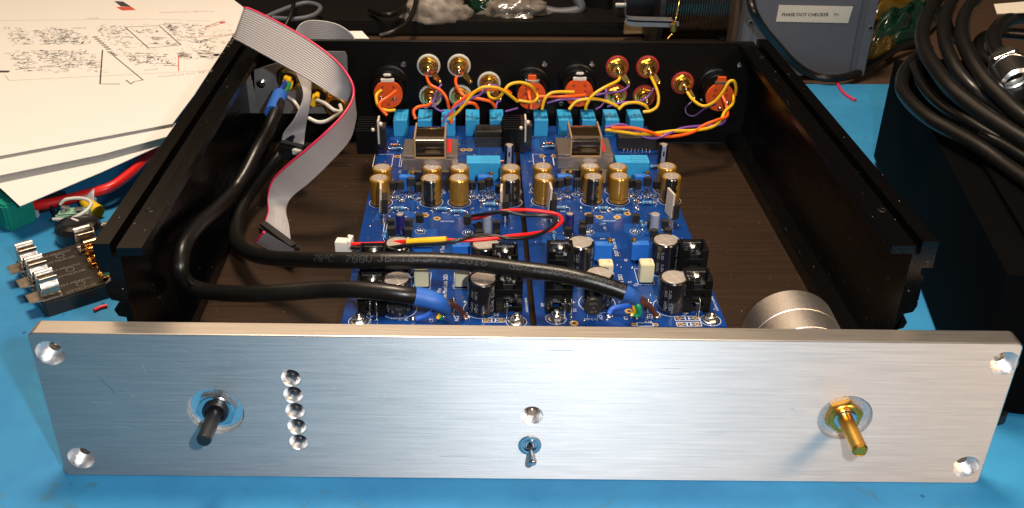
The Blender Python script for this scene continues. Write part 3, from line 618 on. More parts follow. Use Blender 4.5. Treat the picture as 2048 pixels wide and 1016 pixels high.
# clip-on heatsink, open channel seen from above
def hsink():
    b = MB(); hgt = 19
    b.box((0, 5.6, hgt/2+0.5), (13.4, 1.4, hgt), 0, 0.15)
    for s in (-1, 1):
        b.box((s*6.1, 0, hgt/2+0.5), (1.3, 12.6, hgt), 0, 0.15)
        b.prism([(0, 0), (3.2, 0), (3.2, 1.0), (0, 1.0)], 0.5, hgt, 0, c=(s*6.1-(3.2 if s > 0 else 0), -6.3, 0))
    for k in range(3): b.box((0, -6.35, 3+5*k), (12.8, 0.9, 2.6), 0, 0.1)
    d = MB(); d.box((0, 2.6, 8.5), (10, 4.2, 9), 0, 0.2)
    t = MB(); t.box((0, 4.4, 11), (10, 1.0, 15), 0, 0.1); t.lathe([(0, 2.2), (1.3, 2.2), (2.4, 1.4), (2.5, 0), ], 14, (0, 3.4, 15.5), (0, -1, 0))
    return PR('heatsink', b, ['heatsink'], [('regulator', d, 'epoxy'), ('metal_tab', t, 'tin')])
P['hs'] = hsink()
def finned():
    b = MB(); b.box((0, 0, 9), (2, 26, 17), 0, 0.1)
    for k in range(7): b.box((-7-0.6*(k%2), -12+k*4.0, 9), (12.5, 1.2, 17), 0, 0.1)
    d = MB(); d.box((4.2, -5, 11), (3.8, 10, 15), 0, 0.2)
    t = MB(); t.box((1.6, -5, 15), (1.2, 10, 16.5), 0, 0.1); t.ball((3.2, -8.4, 20.5), 1.6); t.ball((-1.6, -13.6, 18.6), 1.3)
    return PR('heatsink', b, ['heatsink'], [('power_transistor', d, 'epoxy'), ('metal_tab', t, 'tab')])
P['fin'] = finned()
def header(L, D=9, h=9, pins=True):
    b = MB(); b.box((0, D/2-.5, h/2), (L, 1, h)); b.box((0, -D/2+.5, h/2-1.0), (L, 1, h-2)); b.box((-L/2+.5, 0, h/2), (1, D-2, h)); b.box((L/2-.5, 0, h/2), (1, D-2, h)); b.box((0, 0, 1), (L-2, D-2, 2))
    p = MB()
    for i in range(int((L-5)/2.54)):
        for y in (-1.27, 1.27): p.box((-L/2+3.8+i*2.54, y, 4.4), (0.64, 0.64, 5.4))
    return PR('header', b, ['blackplastic'], [('pins', p, 'gold')])
P['header'] = header(24)
def dip():
    b = MB(); b.box((0, 0, 5.0), (26, 13, 9.0), 0, 0.3)
    l = MB()
    for i in range(8): l.tube([(-9+i*2.54, -6.6, 1.2), (-9+i*2.54, -7.4, 0)], 0.4, 6, sub=0)
    return PR('dark_module', b, ['epoxy'], [('leads', l, 'solder')])
P['dip'] = dip()
def bolt():
    w_ = MB().lathe([(4.2, 0.02), (4.2, 0.7), (3.6, 0.9), (1.5, 0.9)], 24)
    n_ = MB(); n_.prism([(3.1*math.cos(R_(60*k+10)), 3.1*math.sin(R_(60*k+10))) for k in range(6)], 0.9, 3.0); n_.lathe([(2.7, 3.0), (2.5, 3.3), (1.6, 3.3)], 20)
    s_ = MB().lathe([(1.5, 0), (1.5, 4.6), (1.2, 5.0), (0, 5.0)], 16)
    return PR('bolt', s_, ['nickel'], [('nut', n_, 'tin'), ('washer', w_, 'tin')])
P['bolt'] = bolt()
def ring(r0=1.0, r1=2.2):
    b = MB().lathe([(r0, 0.0), (r0, 0.26), (r1, 0.27), (r1, 0.0)], 24); b.lathe([(r0, 0.20), (0, 0.20)], 16, m=1); return PR('pad', b, ['pad', 'blackplastic'])
P['ring'] = ring(); P['pad2'] = ring(0.6, 1.25)
P['joint'] = PR('solder_joint', MB().ball((0, 0, 0.6), 1.0, sc=(1, 1, 0.9)).tube([(0, 0, 0.5), (0.2, 0, 2.6)], 0.4, 6, sub=0), ['solder'])
P['blob'] = PR('solder_joint', MB().ball((0, 0, 0.5), 1.7, sc=(1.1, 1, 0.75)).ball((1.6, 0.6, 0.3), 1.0), ['solder'])
def xfmr():
    # laminated core plate, bobbin cheeks, taped winding on a clear mount
    b = MB(); b.box((0, 0, 17), (34.5, 27, 7.5), 0, 0.25)
    b.box((-12.8, 0, 21.8), (8.6, 26.4, 2.2), 0, 0.2); b.box((12.8, 0, 21.8), (8.6, 26.4, 2.2), 0, 0.2)
    for k in range(7): b.box((0, -13.58, 13.9+k*1.0), (34.4, 0.12, 0.25), 0)
    ch = MB()
    for s in (-1, 1): ch.box((s*9.3, -0.6, 27.6), (1.1, 26, 14), 0, 0.3)
    wd = MB(); pr = [(-13.2, 20.9), (-13.2, 30.5), (-12.9, 31.7), (-12.2, 32.6), (-11, 33.1), (-5, 33.6), (3, 33.6), (9, 33.0), (10.6, 32.2), (11.4, 31), (11.6, 28), (11.6, 20.9)]
    wd.prism([(p[0], p[1]) for p in pr], -8.7, 8.7, X=(0, 1, 0), Y=(0, 0, 1), Z=(1, 0, 0), sm=True)
    tp = MB(); tp.box((11.6, 2, 23.0), (3.0, 21, 0.5), 0)
    am = MB(); am.box((0, -13.5, 21.5), (17.6, 0.8, 1.4), 0, 0.2)
    bs = MB(); bs.box((0, 0, 11.8), (27, 22, 2.4), 0, 0.3); 
    for x in (-13, 13): bs.box((x, 0, 6.3), (3, 18, 10.5), 0, 0.3)
    bs.box((0, -6, 6), (9, 8, 11), 1)
    return PR('transformer', b, ['core'], [('bobbin', ch, 'kapton'), ('winding', wd, 'coil'), ('red_tape', tp, 'red_box'), ('amber_edge', am, 'kapton'), ('mount', bs, ['kapton', 'blackplastic'])])
P['xf'] = xfmr()

def board(name, x0, x1, label):
    rt = root(name, (x0, 56, ZB), label, 'circuit board', 'blue preamplifier boards side by side')
    b = MB(); b.box(((x0+x1)/2, (56+316)/2, ZB-0.8), (x1-x0, 260, 1.6), 0, 0.12); b.build('board_panel', 'pcb', rt)
    for (x, y) in ((x0+7, 62), (x1-7, 62), (x0+7, 308), (x1-7, 308)): MB().cyl((x, y, 35.8), (x, y, ZB-1.6), 3, n=6).build('standoff', 'nickel', rt)
    return rt
BA = board('circuit_board', -87.2, 6.2, 'left blue circuit board with the two-pin white plug hanging beside it')
BB = board('circuit_board', 9.2, 104.0, 'right blue circuit board beside the bare brown-tinted chassis floor')
def base(u, v): return gz(u, v, ZB)
def at_top(u, v, h): q = gz(u, v, ZB+h); return Vector((q.x, q.y, ZB))
def pc(bd, key, uv, h=None, rz=0, tilt=None, name=None):
    q = at_top(uv[0], uv[1], h) if h is not None else base(*uv)
    return put(bd, P[key], (q.x, q.y, ZB), rz, name, tilt=tilt), q
rnd = random.Random(3)
LAY = {
 'A': dict(b=BA,
  relay=[(802, 229), (850, 229), (897, 229), (945, 229), (993, 229)], relayb=[(967, 318)],
  gold=[(764, 334, 'gold'), (864, 333, 'gold'), (920, 333, 'gold'), (1021, 334, 'gold'), (759, 355, 'gold'), (861.5, 354, 'goldd'), (918, 354, 'gold'), (1022, 354, 'goldd2')],
  trim=[(814, 351, 'trimR'), (971, 351, 'trimR'), (846, 488, 'trimR'), (922, 488, 'trimL')],
  red=[(812, 342), (967.5, 342)],
  t92t=[(802, 362), (820, 356), (964.5, 363), (981, 357)], t92m=[(787, 364), (838, 367), (944, 363), (998, 370), (839, 429), (935, 432)],
  t92s=[(782, 440), (783, 455), (818, 439), (816, 457), (958.5, 447), (960, 461), (993, 443), (993, 463)],
  t220=[(767, 437, 5), (1011, 441, -4)], navy=(800, 428), violet=(974, 430), slim=(1018, 289),
  big=[(796, 485), (970, 486), (794, 556), (964, 556)], film=[(843, 531), (924, 531)],
  hs=[(745, 497, 0), (1010, 498, 0), (742, 555, 0), (1018, 548, 0)], fin=(757, 295), header=(985, 265), xf=(862, 300),
  res=[(797, 416), (884, 417), (916, 422), (981, 408), (792, 297)], dio=[(790, 289), (1000, 322)],
  ring=[(851, 431), (874, 437.5), (926, 300), (939, 300), (795, 313.5), (1044, 634)][:5], ntc=(798, 607), sd=[(741, 632, 0), (754, 632, 0), (1012, 632, 0), (907, 625, 0)],
  bolt=[(718, 643), (1033, 644)], blob=[(826, 640), (880, 636), (931, 638)], ct=(884, 622), vres=[(769, 470), (1001, 348)]),
 'B': dict(b=BB,
  relay=[(1081, 229), (1129, 229), (1176, 229), (1222, 229), (1270, 229)], relayb=[(1264, 317)],
  gold=[(1085, 331, 'gold'), (1180, 331, 'gold'), (1235.5, 332, 'gold'), (1335, 331, 'gold'), (1087, 352, 'gold'), (1186.6, 352, 'goldd'), (1240, 351, 'gold'), (1344, 351, 'goldd')],
  trim=[(1130, 350, 'trimR'), (1284, 350, 'trimR'), (1207, 486, 'trimR'), (1281, 485, 'trimL')],
  red=[],
  t92t=[(1121, 359), (1137, 355), (1276, 363), (1296, 356)], t92m=[(1106, 362), (1156, 358), (1264, 360), (1314, 362), (1180, 431), (1273, 430)],
  t92s=[(1134.5, 443), (1136.5, 456), (1166, 443), (1166, 453), (1303, 442), (1309, 460), (1331, 441), (1337, 458)],
  t220=[(1101, 437, 3), (1341, 448, 12)], navy=(1140, 427), violet=(1311, 427), slim=(1327, 288),
  big=[(1161, 483), (1332, 479), (1198, 546), (1350, 553)], film=[(1212, 524), (1294, 523)],
  hs=[(1121, 491, 0), (1388, 489, 0), (1118, 548, 0), (1396, 548, 0)], fin=(1044, 291), header=None, xf=(1167, 297),
  res=[(1121, 415), (1206, 416), (1240, 419), (1294, 405), (1099, 293), (1310, 333)], dio=[(1097, 286)],
  ring=[(1176, 429), (1199, 435), (1234, 435), (1254.6, 428), (1085, 313), (1108, 313), (1148, 647)], ntc=(1186, 612), sd=[(1127, 627, 0), (1140, 627, 0), (1393, 626, 0), (1291, 627, 0)],
  bolt=[(1112, 638), (1421, 641)], blob=[(1217, 635), (1262, 632), (1313, 635)], ct=(1258, 623), vres=[(1107, 468), (1284, 448)]),
}
for key, D in LAY.items():
    bd = D['b']; pos = {}
    for q in D['relay']: pc(bd, 'relay', q, 12.3)
    for q in D['relayb']: pc(bd, 'relayb', q, 12.5)
    for u, v, k in D['gold']: _, q = pc(bd, k, (u, v), 17.2, tilt=(rnd.uniform(-.02, .02), rnd.uniform(-.02, .02))); pos.setdefault('gold', []).append(q)
    for u, v, k in D['trim']: pc(bd, k, (u, v), 11.3, rz=rnd.uniform(-.03, .03))
    for q in D['red']: pc(bd, 'red', q, 6+4)
    for q in D['t92t']: pc(bd, 'to92t', q, 13.4, rz=math.pi+rnd.uniform(-.4, .4), tilt=(rnd.uniform(-.05, .05), rnd.uniform(-.06, .06)))
    for q in D['t92m']: pc(bd, 'to92m', q, 10.9, rz=rnd.choice((0, math.pi))+rnd.uniform(-.3, .3))
    for q in D['t92s']: pc(bd, 'to92s', q, 6.3, rz=rnd.uniform(-.25, .25)+math.pi)
    for u, v, a in D['t220']: pc(bd, 'to220', (u, v), rz=R_(a), tilt=(0, R_(rnd.uniform(-2, 4))))
    pc(bd, 'navy', D['navy'], 12.5); pc(bd, 'violet', D['violet'], 12.5); pc(bd, 'slim', D['slim'], 15, tilt=(0, 0.02))
    for u, v in D['big']: _, q = pc(bd, 'big', (u, v), 18.2, tilt=(rnd.uniform(-.02, .02), rnd.uniform(-.03, .03)), rz=rnd.uniform(-.2, .1)); pos.setdefault('big', []).append(q)
    for q in D['film']: _, p_ = pc(bd, 'film', q, 11.6, rz=rnd.uniform(-.02, .04)); pos.setdefault('film', []).append(p_)
    for u, v, a in D['hs']: _, p_ = pc(bd, 'hs', (u, v), 19.5, rz=R_(a))
    pc(bd, 'fin', D['fin'])
    if D['header']: pc(bd, 'header', D['header'], 9)
    else: pc(bd, 'dip', (1272, 280), 5)
    if key == 'A': pc(bd, 'dip', (990, 276), 2)
    pc(bd, 'xf', D['xf'], 21)
    for q in D['res']: pc(bd, 'res', q, 1.5, rz=rnd.uniform(-.06, .06))
    for q in D['dio']: pc(bd, 'dio', q, 1.5)
    for u, v in D['vres']: pc(bd, 'res', (u, v), 1.5, rz=math.pi/2)
    for u, v in D['ring']: pc(bd, 'ring', (u, v))
    pc(bd, 'ring', D['ct'])
    pc(bd, 'ntc', D['ntc'], 7)
    for u, v, a in D['sd']: pc(bd, 'sdio', (u, v))
    for u, v in D['bolt']: pc(bd, 'bolt', (u, v))
    for u, v in D['blob']: pc(bd, 'blob', (u, v))
    for q in ((788, 394), (806, 399), (826, 398), (843, 392), (946, 393), (966, 399), (985, 398), (1001, 394), (836, 418), (765, 418), (946, 420)) if key == 'A' else ((1109, 392), (1121, 398), (1139, 398), (1158, 393), (1262, 395), (1276, 399), (1296, 397), (1312, 394), (1162, 418), (1272, 418), (1216, 424), (1285, 462), (1098, 487), (1096, 503)): pc(bd, 'joint', q)
    # loose solder joints and vias scattered where the photograph shows them
    x0 = ORG[bd.name].x; x1 = x0+(93.4 if key == 'A' else 94.8)
    jn = MB()
    for k in range(240):
        x, y = rnd.uniform(x0+3, x1-3), rnd.uniform(60, 300)
        jn.lathe([(rnd.uniform(.5, .9), 0.03), (0.45, 0.35), (0.2, 0.6), (0, 0.6)], 8, (x, y, ZB))
    j = jn.build('solder_points', 'solder', bd, kind='stuff')
    # copper fills seen as paler blue under the mask
    tr = MB()
    for k in range(22):
        x, y = rnd.uniform(x0+4, x1-18), rnd.uniform(62, 290); w_, h_ = rnd.uniform(5, 14), rnd.uniform(4, 18)
        tr.prism([(x, y+2), (x+2, y), (x+w_, y), (x+w_+1, y+2), (x+w_+1, y+h_), (x+1, y+h_)], 0.004, 0.008+k*0.002, c=(0, 0, ZB))
    for k in range(46):
        x, y = rnd.uniform(x0+4, x1-14), rnd.uniform(60, 300); a = rnd.choice((0, math.pi/2, math.pi/4)); L = rnd.uniform(6, 26)
        e = Vector((min(max(x+L*math.cos(a), x0+2), x1-2), min(y+L*math.sin(a), 312), ZB+0.055+k*0.002)); tr.line((x, y, ZB+0.055+k*0.002), e, 0.8)
    tr.build('copper_areas', 'trace', bd)
    # white print
    sk = MB(); z = ZB+0.17
    for q in pos['big']: sk.ringflat((q.x, q.y, z), 9.2, 9.5, 40)
    for q in pos['gold']: sk.ringflat((q.x, q.y, z), 6.9, 7.15, 36)
    for q in pos['film']:
        for a, b_ in (((-4.3, -4.6), (4.3, -4.6)), ((4.3, -4.6), (4.3, 12)), ((4.3, 12), (-4.3, 12)), ((-4.3, 12), (-4.3, -4.6))): sk.line((q.x+a[0], q.y+a[1], z), (q.x+b_[0], q.y+b_[1], z), 0.25)
    for u, v in D['bolt']: q = base(u, v); sk.ringflat((q.x, q.y, z), 5.0, 5.25, 30)
    for q in D['t92t']+D['t92m']: p_ = at_top(q[0], q[1], 11); sk.ringflat((p_.x, p_.y, z), 2.9, 3.1, 16)
    def st(s, u, v, sz, up=False, al='l'):
        q = base(u, v); q.z = z
        if up: sk.text(s, sz, q, (0, 1, 0), (-1, 0, 0), 0, al)
        else: sk.text(s, sz, q, (1, 0, 0), (0, 1, 0), 0, al)
    def rect(a, b_):
        p, q = base(*a), base(*b_)
        for s_, e_ in (((p.x, p.y), (q.x, p.y)), ((q.x, p.y), (q.x, q.y)), ((q.x, q.y), (p.x, q.y)), ((p.x, q.y), (p.x, p.y))): sk.line((*s_, z), (*e_, z), 0.35)
    if key == 'A':
        st('Pre', 882, 586, 3.2, True); st('Zen Mod Labs 2021', 893, 600, 3.2, True); st('SUSY Tnx to Pa', 888, 515, 3.1, True)
        st('C1', 836, 611, 3.2, True); st('C2', 997, 632, 3.4, True); st('AC1', 815, 642, 2.6, True); st('CT', 866, 645, 2.6, True); st('AC2', 917, 643, 2.6, True)
        st('D3', 1024, 617, 2.4, True); st('R1', 995, 596, 2.6); st('Q2', 1036, 575, 2.4, True); st('C6', 911, 575, 2.4, True); st('NTC1', 781, 639, 2.4); st('+', 925, 607, 4)
        st('2623231A_P1-230918', 1056, 625, 1.5, True); st('D1', 728, 620, 2.4, True); st('R22', 796, 426, 2.0); st('R23', 884, 427, 2.0); st('R24', 908, 432, 2.0); st('GROUND', 880, 444, 1.9)
        rect((965, 645), (1010, 637)); rect((745, 334), (806, 309)); rect((783, 334), (802, 309)); rect((765, 473), (775, 445))
    else:
        st('Zen Mod Labs 2021', 1256, 600, 3.2, True); st('SUSY Tnx to Pa', 1238, 513, 3.1, True); st('Pre', 1244, 586, 3.2, True)
        st('C1', 1219, 611, 3.2, True); st('C2', 1376, 628, 3.4, True); st('AC1', 1206, 640, 2.6, True); st('CT', 1256, 640, 2.6, True); st('AC2', 1307, 639, 2.6, True)
        st('D1', 1120, 619, 2.4, True); st('D2', 1153, 624, 2.4, True); st('D3', 1403, 614, 2.4, True); st('NTC1', 1168, 641, 2.4); st('+', 1298, 609, 4); st('+', 1143, 608, 4)
        st('C6', 1276, 573, 2.4, True); st('R2', 1255, 523, 2.4, True); st('R18', 1290, 646, 2.2); st('2623231A_P1-230918', 1437, 622, 1.5, True)
        st('R22', 1121, 424, 2.0); st('R23', 1203, 426, 2.0); st('R24', 1232, 431, 2.0); st('GROUND', 1205, 443, 1.9); st('Q1', 1104, 573, 2.4, True)
        rect((1351, 642), (1396, 633)); rect((1355, 653), (1401, 645)); rect((1275, 653), (1305, 646)); rect((1068, 331), (1105, 309)); rect((1089, 331), (1104, 309))
    for (u, v) in (((973, 641), (1002, 641)) if key == 'A' else ((1358, 637), (1390, 637), (1361, 649), (1394, 649), (1268, 650), (1312, 650))): pc(bd, 'pad2', (u, v))
    for cu, cv in (((987, 641),) if key == 'A' else ((1374, 637), (1378, 649))):
        q = base(cu, cv)
        for s_ in (-1, 1): sk.line((q.x+s_*0.9, q.y-1.3, z), (q.x+s_*0.9, q.y+1.3, z), 0.6); sk.line((q.x+s_*0.9, q.y, z), (q.x+s_*4.0, q.y, z), 0.4)
    for k in range(34):
        q = Vector((rnd.uniform(x0+4, x1-10), rnd.uniform(70, 290), z+0.004+0.002*k)); up = rnd.random() < .5
        sk.text(rnd.choice('RRQCD')+str(rnd.randint(1, 40)), 1.9, q, (0, 1, 0) if up else (1, 0, 0), (-1, 0, 0) if up else (0, 1, 0))
    sk.build('board_print', 'silk', bd, kind='stuff')

# ================================================================== cables and wires
def Z3(*l): return [gz(*p) for p in l]
def Y3(*l): return [gy(*p) for p in l]
# --- thick black power cables with print
def print_on(p, b, st, s0, size, r, N=(0, -0.72, 0.69), a0=0.0, m=1):
    acc = [0]
    for i in range(1, len(p)): acc.append(acc[-1]+(p[i]-p[i-1]).length)
    def fn(x, y):
        s = s0+x; i = 0
        while i < len(acc)-2 and acc[i+1] < s: i += 1
        t = (s-acc[i])/max(1e-6, acc[i+1]-acc[i]); c = p[i].lerp(p[i+1], min(max(t, 0), 1)); T = (p[i+1]-p[i]).normalized()
        n = Vector(N); n = (n-T*n.dot(T)).normalized(); B = n.cross(T)*-1
        if B.z < 0: B = -B
        a = a0+y/r
        return c + (n*math.cos(a)+B*math.sin(a))*(r+0.04)
    b.dots(st, size, fn, m)
RC = 4.3
cA = Z3((557, 205, 86), (551, 226, 84), (535, 262, 78), (512, 305, 72), (489, 350, 64), (462, 388, 58), (430, 420, 54), (395, 452, 50), (370, 485, 47), (361, 520, 45), (362, 548, 46), (378, 570, 50), (415, 583, 56), (483, 588, 62), (560, 586, 68), (640, 580, 72), (700, 579, 76), (760, 583, 77), (806, 589, 76), (838, 593, 74))
def inside(p):
    if p.x > -169: return p
    d = p-CAM; return CAM+d*((-169-CAM.x)/d.x)
cA = [inside(p) for p in cA]
tA = root('power_cable', cA[10], 'black power cable curving round the left side to the front of the left board', 'cable', 'black round power cables inside the chassis')
bA = MB(); bA.tube(cA, RC, 20, sub=8); pA = bA.last; bA.build('jacket', 'jacket', tA)
MB().tube(Z3((545, 226, 84), (560, 190, 87)), 5.2, 20, sub=0).build('heat_shrink', 'shrink', tA)
sA = MB(); sA.tube(Z3((828, 592, 74.6), (850, 596, 73), (872, 603, 71), (884, 612, 66), (890, 617, 62)), lambda t: 4.7-1.9*max(0, t-.3), 20, sub=4); sA.build('heat_shrink', 'shrink', tA)
MB().tube(Z3((884, 612, 66), (867, 622, 60), (852, 632, 57), (832, 638, 55.5)), 1.35, 10).build('wire', 'bluew', tA)
MB().tube(Z3((888, 600, 68), (900, 608, 66), (917, 617, 61), (926, 628, 57), (930, 637, 55)), 1.45, 10).build('wire', 'brown', tA)
MB().tube(Z3((882, 604, 67), (896, 611, 64), (893, 620, 59), (882, 630, 56), (877, 637, 55)), 1.45, 10).build('wire', 'green', tA)
MB().tube(Z3((892, 612, 65.2), (887, 622, 59.8), (879, 631, 56.8), (875, 637, 55.3)), 0.9, 8).build('wire_stripe', 'yellow', tA)
MB().tube(Y3((571, 162, 300), (566, 172, 297), (559, 182, 293), (556, 192, 290)), 1.5, 8).build('wire', 'bluew', tA)
MB().tube(Y3((579, 165, 300), (575, 176, 297), (568, 186, 293), (563, 194, 290)), 1.5, 8).build('wire', 'green', tA)
MB().tube(Y3((573, 166, 300), (570, 178, 296), (562, 190, 290)), 1.2, 8).build('wire', 'brown', tA)

cB = Z3((590, 262, 70), (577, 288, 64), (556, 315, 58), (528, 348, 54), (498, 388, 50), (479, 425, 47), (471, 460, 46), (478, 490, 48), (505, 508, 54), (545, 516, 60), (586, 518, 65), (640, 520, 72), (700, 521, 77), (760, 521, 79), (820, 521, 79.5), (880, 522, 79.5), (940, 526, 79.5), (1000, 533, 79.5), (1060, 541, 79.5), (1120, 549, 79), (1170, 560, 78), (1215, 573, 76), (1250, 585, 74))
tB = root('power_cable', cB[7], 'printed black power cable lying across both boards to the right board', 'cable', 'black round power cables inside the chassis')
bB = MB(); bB.tube(cB, RC, 20, sub=8); pB = bB.last
bB.build('jacket', 'jacket', tB)
acc = 0; marks = {}
for i in range(1, len(pB)):
    acc += (pB[i]-pB[i-1]).length
    marks[i] = acc
def s_at(u):
    best = None
    for i in range(len(pB)//2, len(pB)):
        d = pB[i]-CAM; px = 1024+FPX*d.dot(_r)/d.dot(_f)
        if best is None or abs(px-u) < best[0]: best = (abs(px-u), marks[i])
    return best[1]
bt = MB()
print_on(pB, bt, '70oC  700V', s_at(600), 3.9, RC, a0=-0.45, m=0); print_on(pB, bt, 'JB/T8734.5-2016', s_at(757), 4.3, RC, a0=-0.35, m=0); print_on(pB, bt, 'GB/T19666-2005', s_at(1020), 4.3, RC, a0=-0.32, m=0); print_on(pB, bt, '00', s_at(1236), 4.3, RC, a0=-0.3, m=0)
bt.build('jacket_print', 'jacket_print', tB)
sB = MB(); sB.tube(Z3((1240, 581, 75), (1256, 588, 72), (1268, 596, 67), (1276, 604, 63)), lambda t: 4.0-1.2*t, 18, sub=4); sB.build('heat_shrink', 'shrink', tB)
MB().tube(Z3((1272, 602, 64), (1262, 610, 61), (1245, 613, 59), (1225, 617, 57.5), (1217, 629, 55.5)), 1.4, 10).build('wire', 'bluew', tB)
MB().tube(Z3((1278, 600, 64), (1290, 607, 63), (1302, 616, 60), (1312, 631, 56)), 1.5, 10).build('wire', 'brown', tB)
MB().tube(Z3((1274, 600, 64), (1276, 612, 63), (1278, 624, 58), (1272, 632, 55.5)), 1.5, 10).build('wire', 'green', tB)
MB().tube(Z3((1270, 604, 63), (1269, 614, 61), (1268, 624, 57), (1263, 630, 55.5)), 1.3, 10).build('wire', 'yellow', tB)
MB().tube(Z3((1282, 598, 64.5), (1288, 603, 66)), 2.0, 10, sub=0).build('sleeve', 'brown', tB)

# --- hook-up wires at the rear
def wire(pts, m, r, label, cat='wire', group='coloured hook-up wires at the rear sockets'):
    b = MB(); b.tube(pts, r, 9, sub=7); o = b.build('wire', m); return tag(o, label, cat, group)
Y = lambda *l: Y3(*l)
wire(Y((852, 150, 313), (860, 169, 310), (881, 181, 306), (893, 197, 304), (898, 218, 303)), 'orange', 1.15, 'orange wire from the leftmost upper white-ringed rear jack')
wire(Y((914, 152, 313), (911, 163, 311), (917, 179, 308), (929, 192, 304), (960, 198, 300), (982, 204, 300), (991, 216, 301)), 'orange', 1.15, 'orange wire from the second upper white-ringed rear jack')
wire(Y((903, 247, 285), (903, 225, 287), (912, 208, 288), (935, 192, 289), (956, 181, 289), (982, 179, 290), (1011, 181, 292), (1022, 187, 294)), 'orange', 1.15, 'long orange wire arching behind the left transformer to the black-finned heatsink')
wire(Y((831, 238, 294), (827, 223, 296), (836, 214, 298), (854, 211, 301), (862, 206, 305)), 'orange', 1.15, 'short orange hook of wire beside the left transformer')
wire(Y((924, 212, 296), (937, 206, 296), (949, 208, 297), (956, 217, 299)), 'orange', 1.15, 'short orange wire arching onto the fourth blue relay')
wire(Y((762, 181, 308), (753, 190, 300), (754, 206, 297), (761, 216, 296), (776, 221, 296), (790, 220, 298)), 'yellow', 1.1, 'yellow wire hooking from the leftmost orange socket to the first relay')
wire(Y((792, 182, 308), (776, 194, 300), (761, 204, 296), (759, 214, 294), (774, 231, 292)), 'orange', 1.15, 'orange wire across the face of the leftmost orange socket')
wire(Y((897, 239, 283), (916, 223, 284), (929, 208, 285), (945, 188, 286), (965, 175, 286), (990, 175, 287), (1008, 182, 290), (1024, 194, 293), (1035, 203, 295)), 'yellow', 1.1, 'yellow wire rising from the left transformer towards the second orange socket')
wire(Y((1072, 188, 308), (1063, 173, 299), (1042, 165, 297), (1020, 169, 295), (1009, 181, 293), (999, 194, 293), (989, 198, 297), (979, 193, 303), (976, 183, 311)), 'yellow', 1.1, 'yellow wire looping from the lone white-ringed jack to the second orange socket')
wire(Y((1037, 201, 300), (1063, 204, 300), (1075, 196, 303), (1073, 187, 308)), 'yellow', 1.1, 'short yellow wire curling under the second orange socket')
wire(Y((883, 169, 317), (873, 183, 310), (867, 200, 307), (860, 210, 304), (850, 217, 302)), 'violet', 0.75, 'violet wire from the ground tag of the leftmost upper white-ringed jack')
wire(Y((883, 192, 316), (867, 202, 308), (869, 214, 304), (881, 222, 303), (889, 221, 303)), 'violet', 0.7, 'violet wire curling beside the lower left white-ringed jack')
wire(Y((884, 244, 281), (898, 227, 282), (914, 212, 284), (943, 196, 286), (960, 189, 287), (974, 175, 288), (985, 170, 291), (999, 174, 294)), 'violet', 0.8, 'violet wire rising from the left transformer under the yellow one')
wire(Y((992, 216, 301), (994, 206, 304), (1001, 202, 310)), 'violet', 0.7, 'short violet wire standing at the fifth blue relay')
wire(Y((1011, 223, 296), (1036, 216, 296)), 'violet', 0.7, 'short violet wire crossing to the middle black heatsink')
wire(Y((1057, 184, 308), (1059, 195, 303), (1062, 206, 300), (1062, 218, 298)), 'orange', 1.1, 'short orange wire hanging from the second orange socket')
wire(Y((1084, 219, 300), (1089, 200, 301), (1099, 188, 302), (1115, 184, 303), (1148, 184, 305)), 'yellow', 1.1, 'yellow wire from the first relay of the right board to the third orange socket')
wire(Y((1078, 193, 303), (1104, 193, 303), (1135, 193, 303), (1171, 190, 308)), 'orange', 1.15, 'straight orange wire crossing the foot of the third orange socket')
wire(Y((1094, 206, 302), (1122, 199, 302), (1161, 198, 304)), 'violet', 0.8, 'short violet wire beneath the straight orange one')
wire(Y((1138, 219, 299), (1153, 203, 301), (1179, 198, 302), (1204, 200, 303), (1225, 208, 303), (1238, 215, 304)), 'yellow', 1.1, 'yellow wire arching over the third and fourth relays of the right board')
wire(Y((1240, 153, 313), (1235, 162, 310), (1209, 175, 304), (1186, 190, 301), (1174, 208, 300), (1171, 219, 300)), 'yellow', 1.1, 'yellow wire from the leftmost upper red-ringed jack')
wire(Y((1301, 152, 313), (1312, 175, 307), (1317, 195, 304), (1314, 213, 302), (1301, 222, 301), (1286, 224, 301)), 'yellow', 1.1, 'yellow wire sweeping down from the second upper red-ringed jack')
wire(Y((1237, 219, 299), (1250, 208, 301), (1271, 205, 303), (1289, 210, 304), (1296, 219, 306)), 'yellow', 1.1, 'short yellow wire arching over the last relay of the right board')
wire(Y((1374, 184, 312), (1386, 200, 306), (1406, 212, 302), (1427, 205, 300), (1445, 185, 300), (1458, 164, 301), (1468, 163, 302), (1472, 177, 303), (1470, 190, 307)), 'yellow', 1.1, 'yellow wire dipping from the lone red-ringed jack to the rightmost orange socket')
wire(Y((1258, 172, 317), (1243, 182, 310), (1214, 186, 306), (1191, 190, 304)), 'violet', 0.75, 'violet wire from the ground tag of the leftmost upper red-ringed jack')
wire(Y((1307, 177, 317), (1294, 195, 311), (1276, 203, 307), (1245, 205, 305), (1214, 213, 303)), 'violet', 0.75, 'violet wire from the ground tag of the second upper red-ringed jack')
wire(Y((1212, 172, 312), (1211, 193, 306), (1204, 210, 303), (1191, 219, 301)), 'violet', 0.7, 'violet wire hanging between the right board relays and the red-ringed jacks')
wire(Y((1432, 208, 302), (1409, 218, 308), (1388, 232, 310), (1374, 228, 312), (1371, 216, 314), (1383, 204, 317)), 'dviolet', 0.65, 'dark violet loop hanging below the lone red-ringed jack')
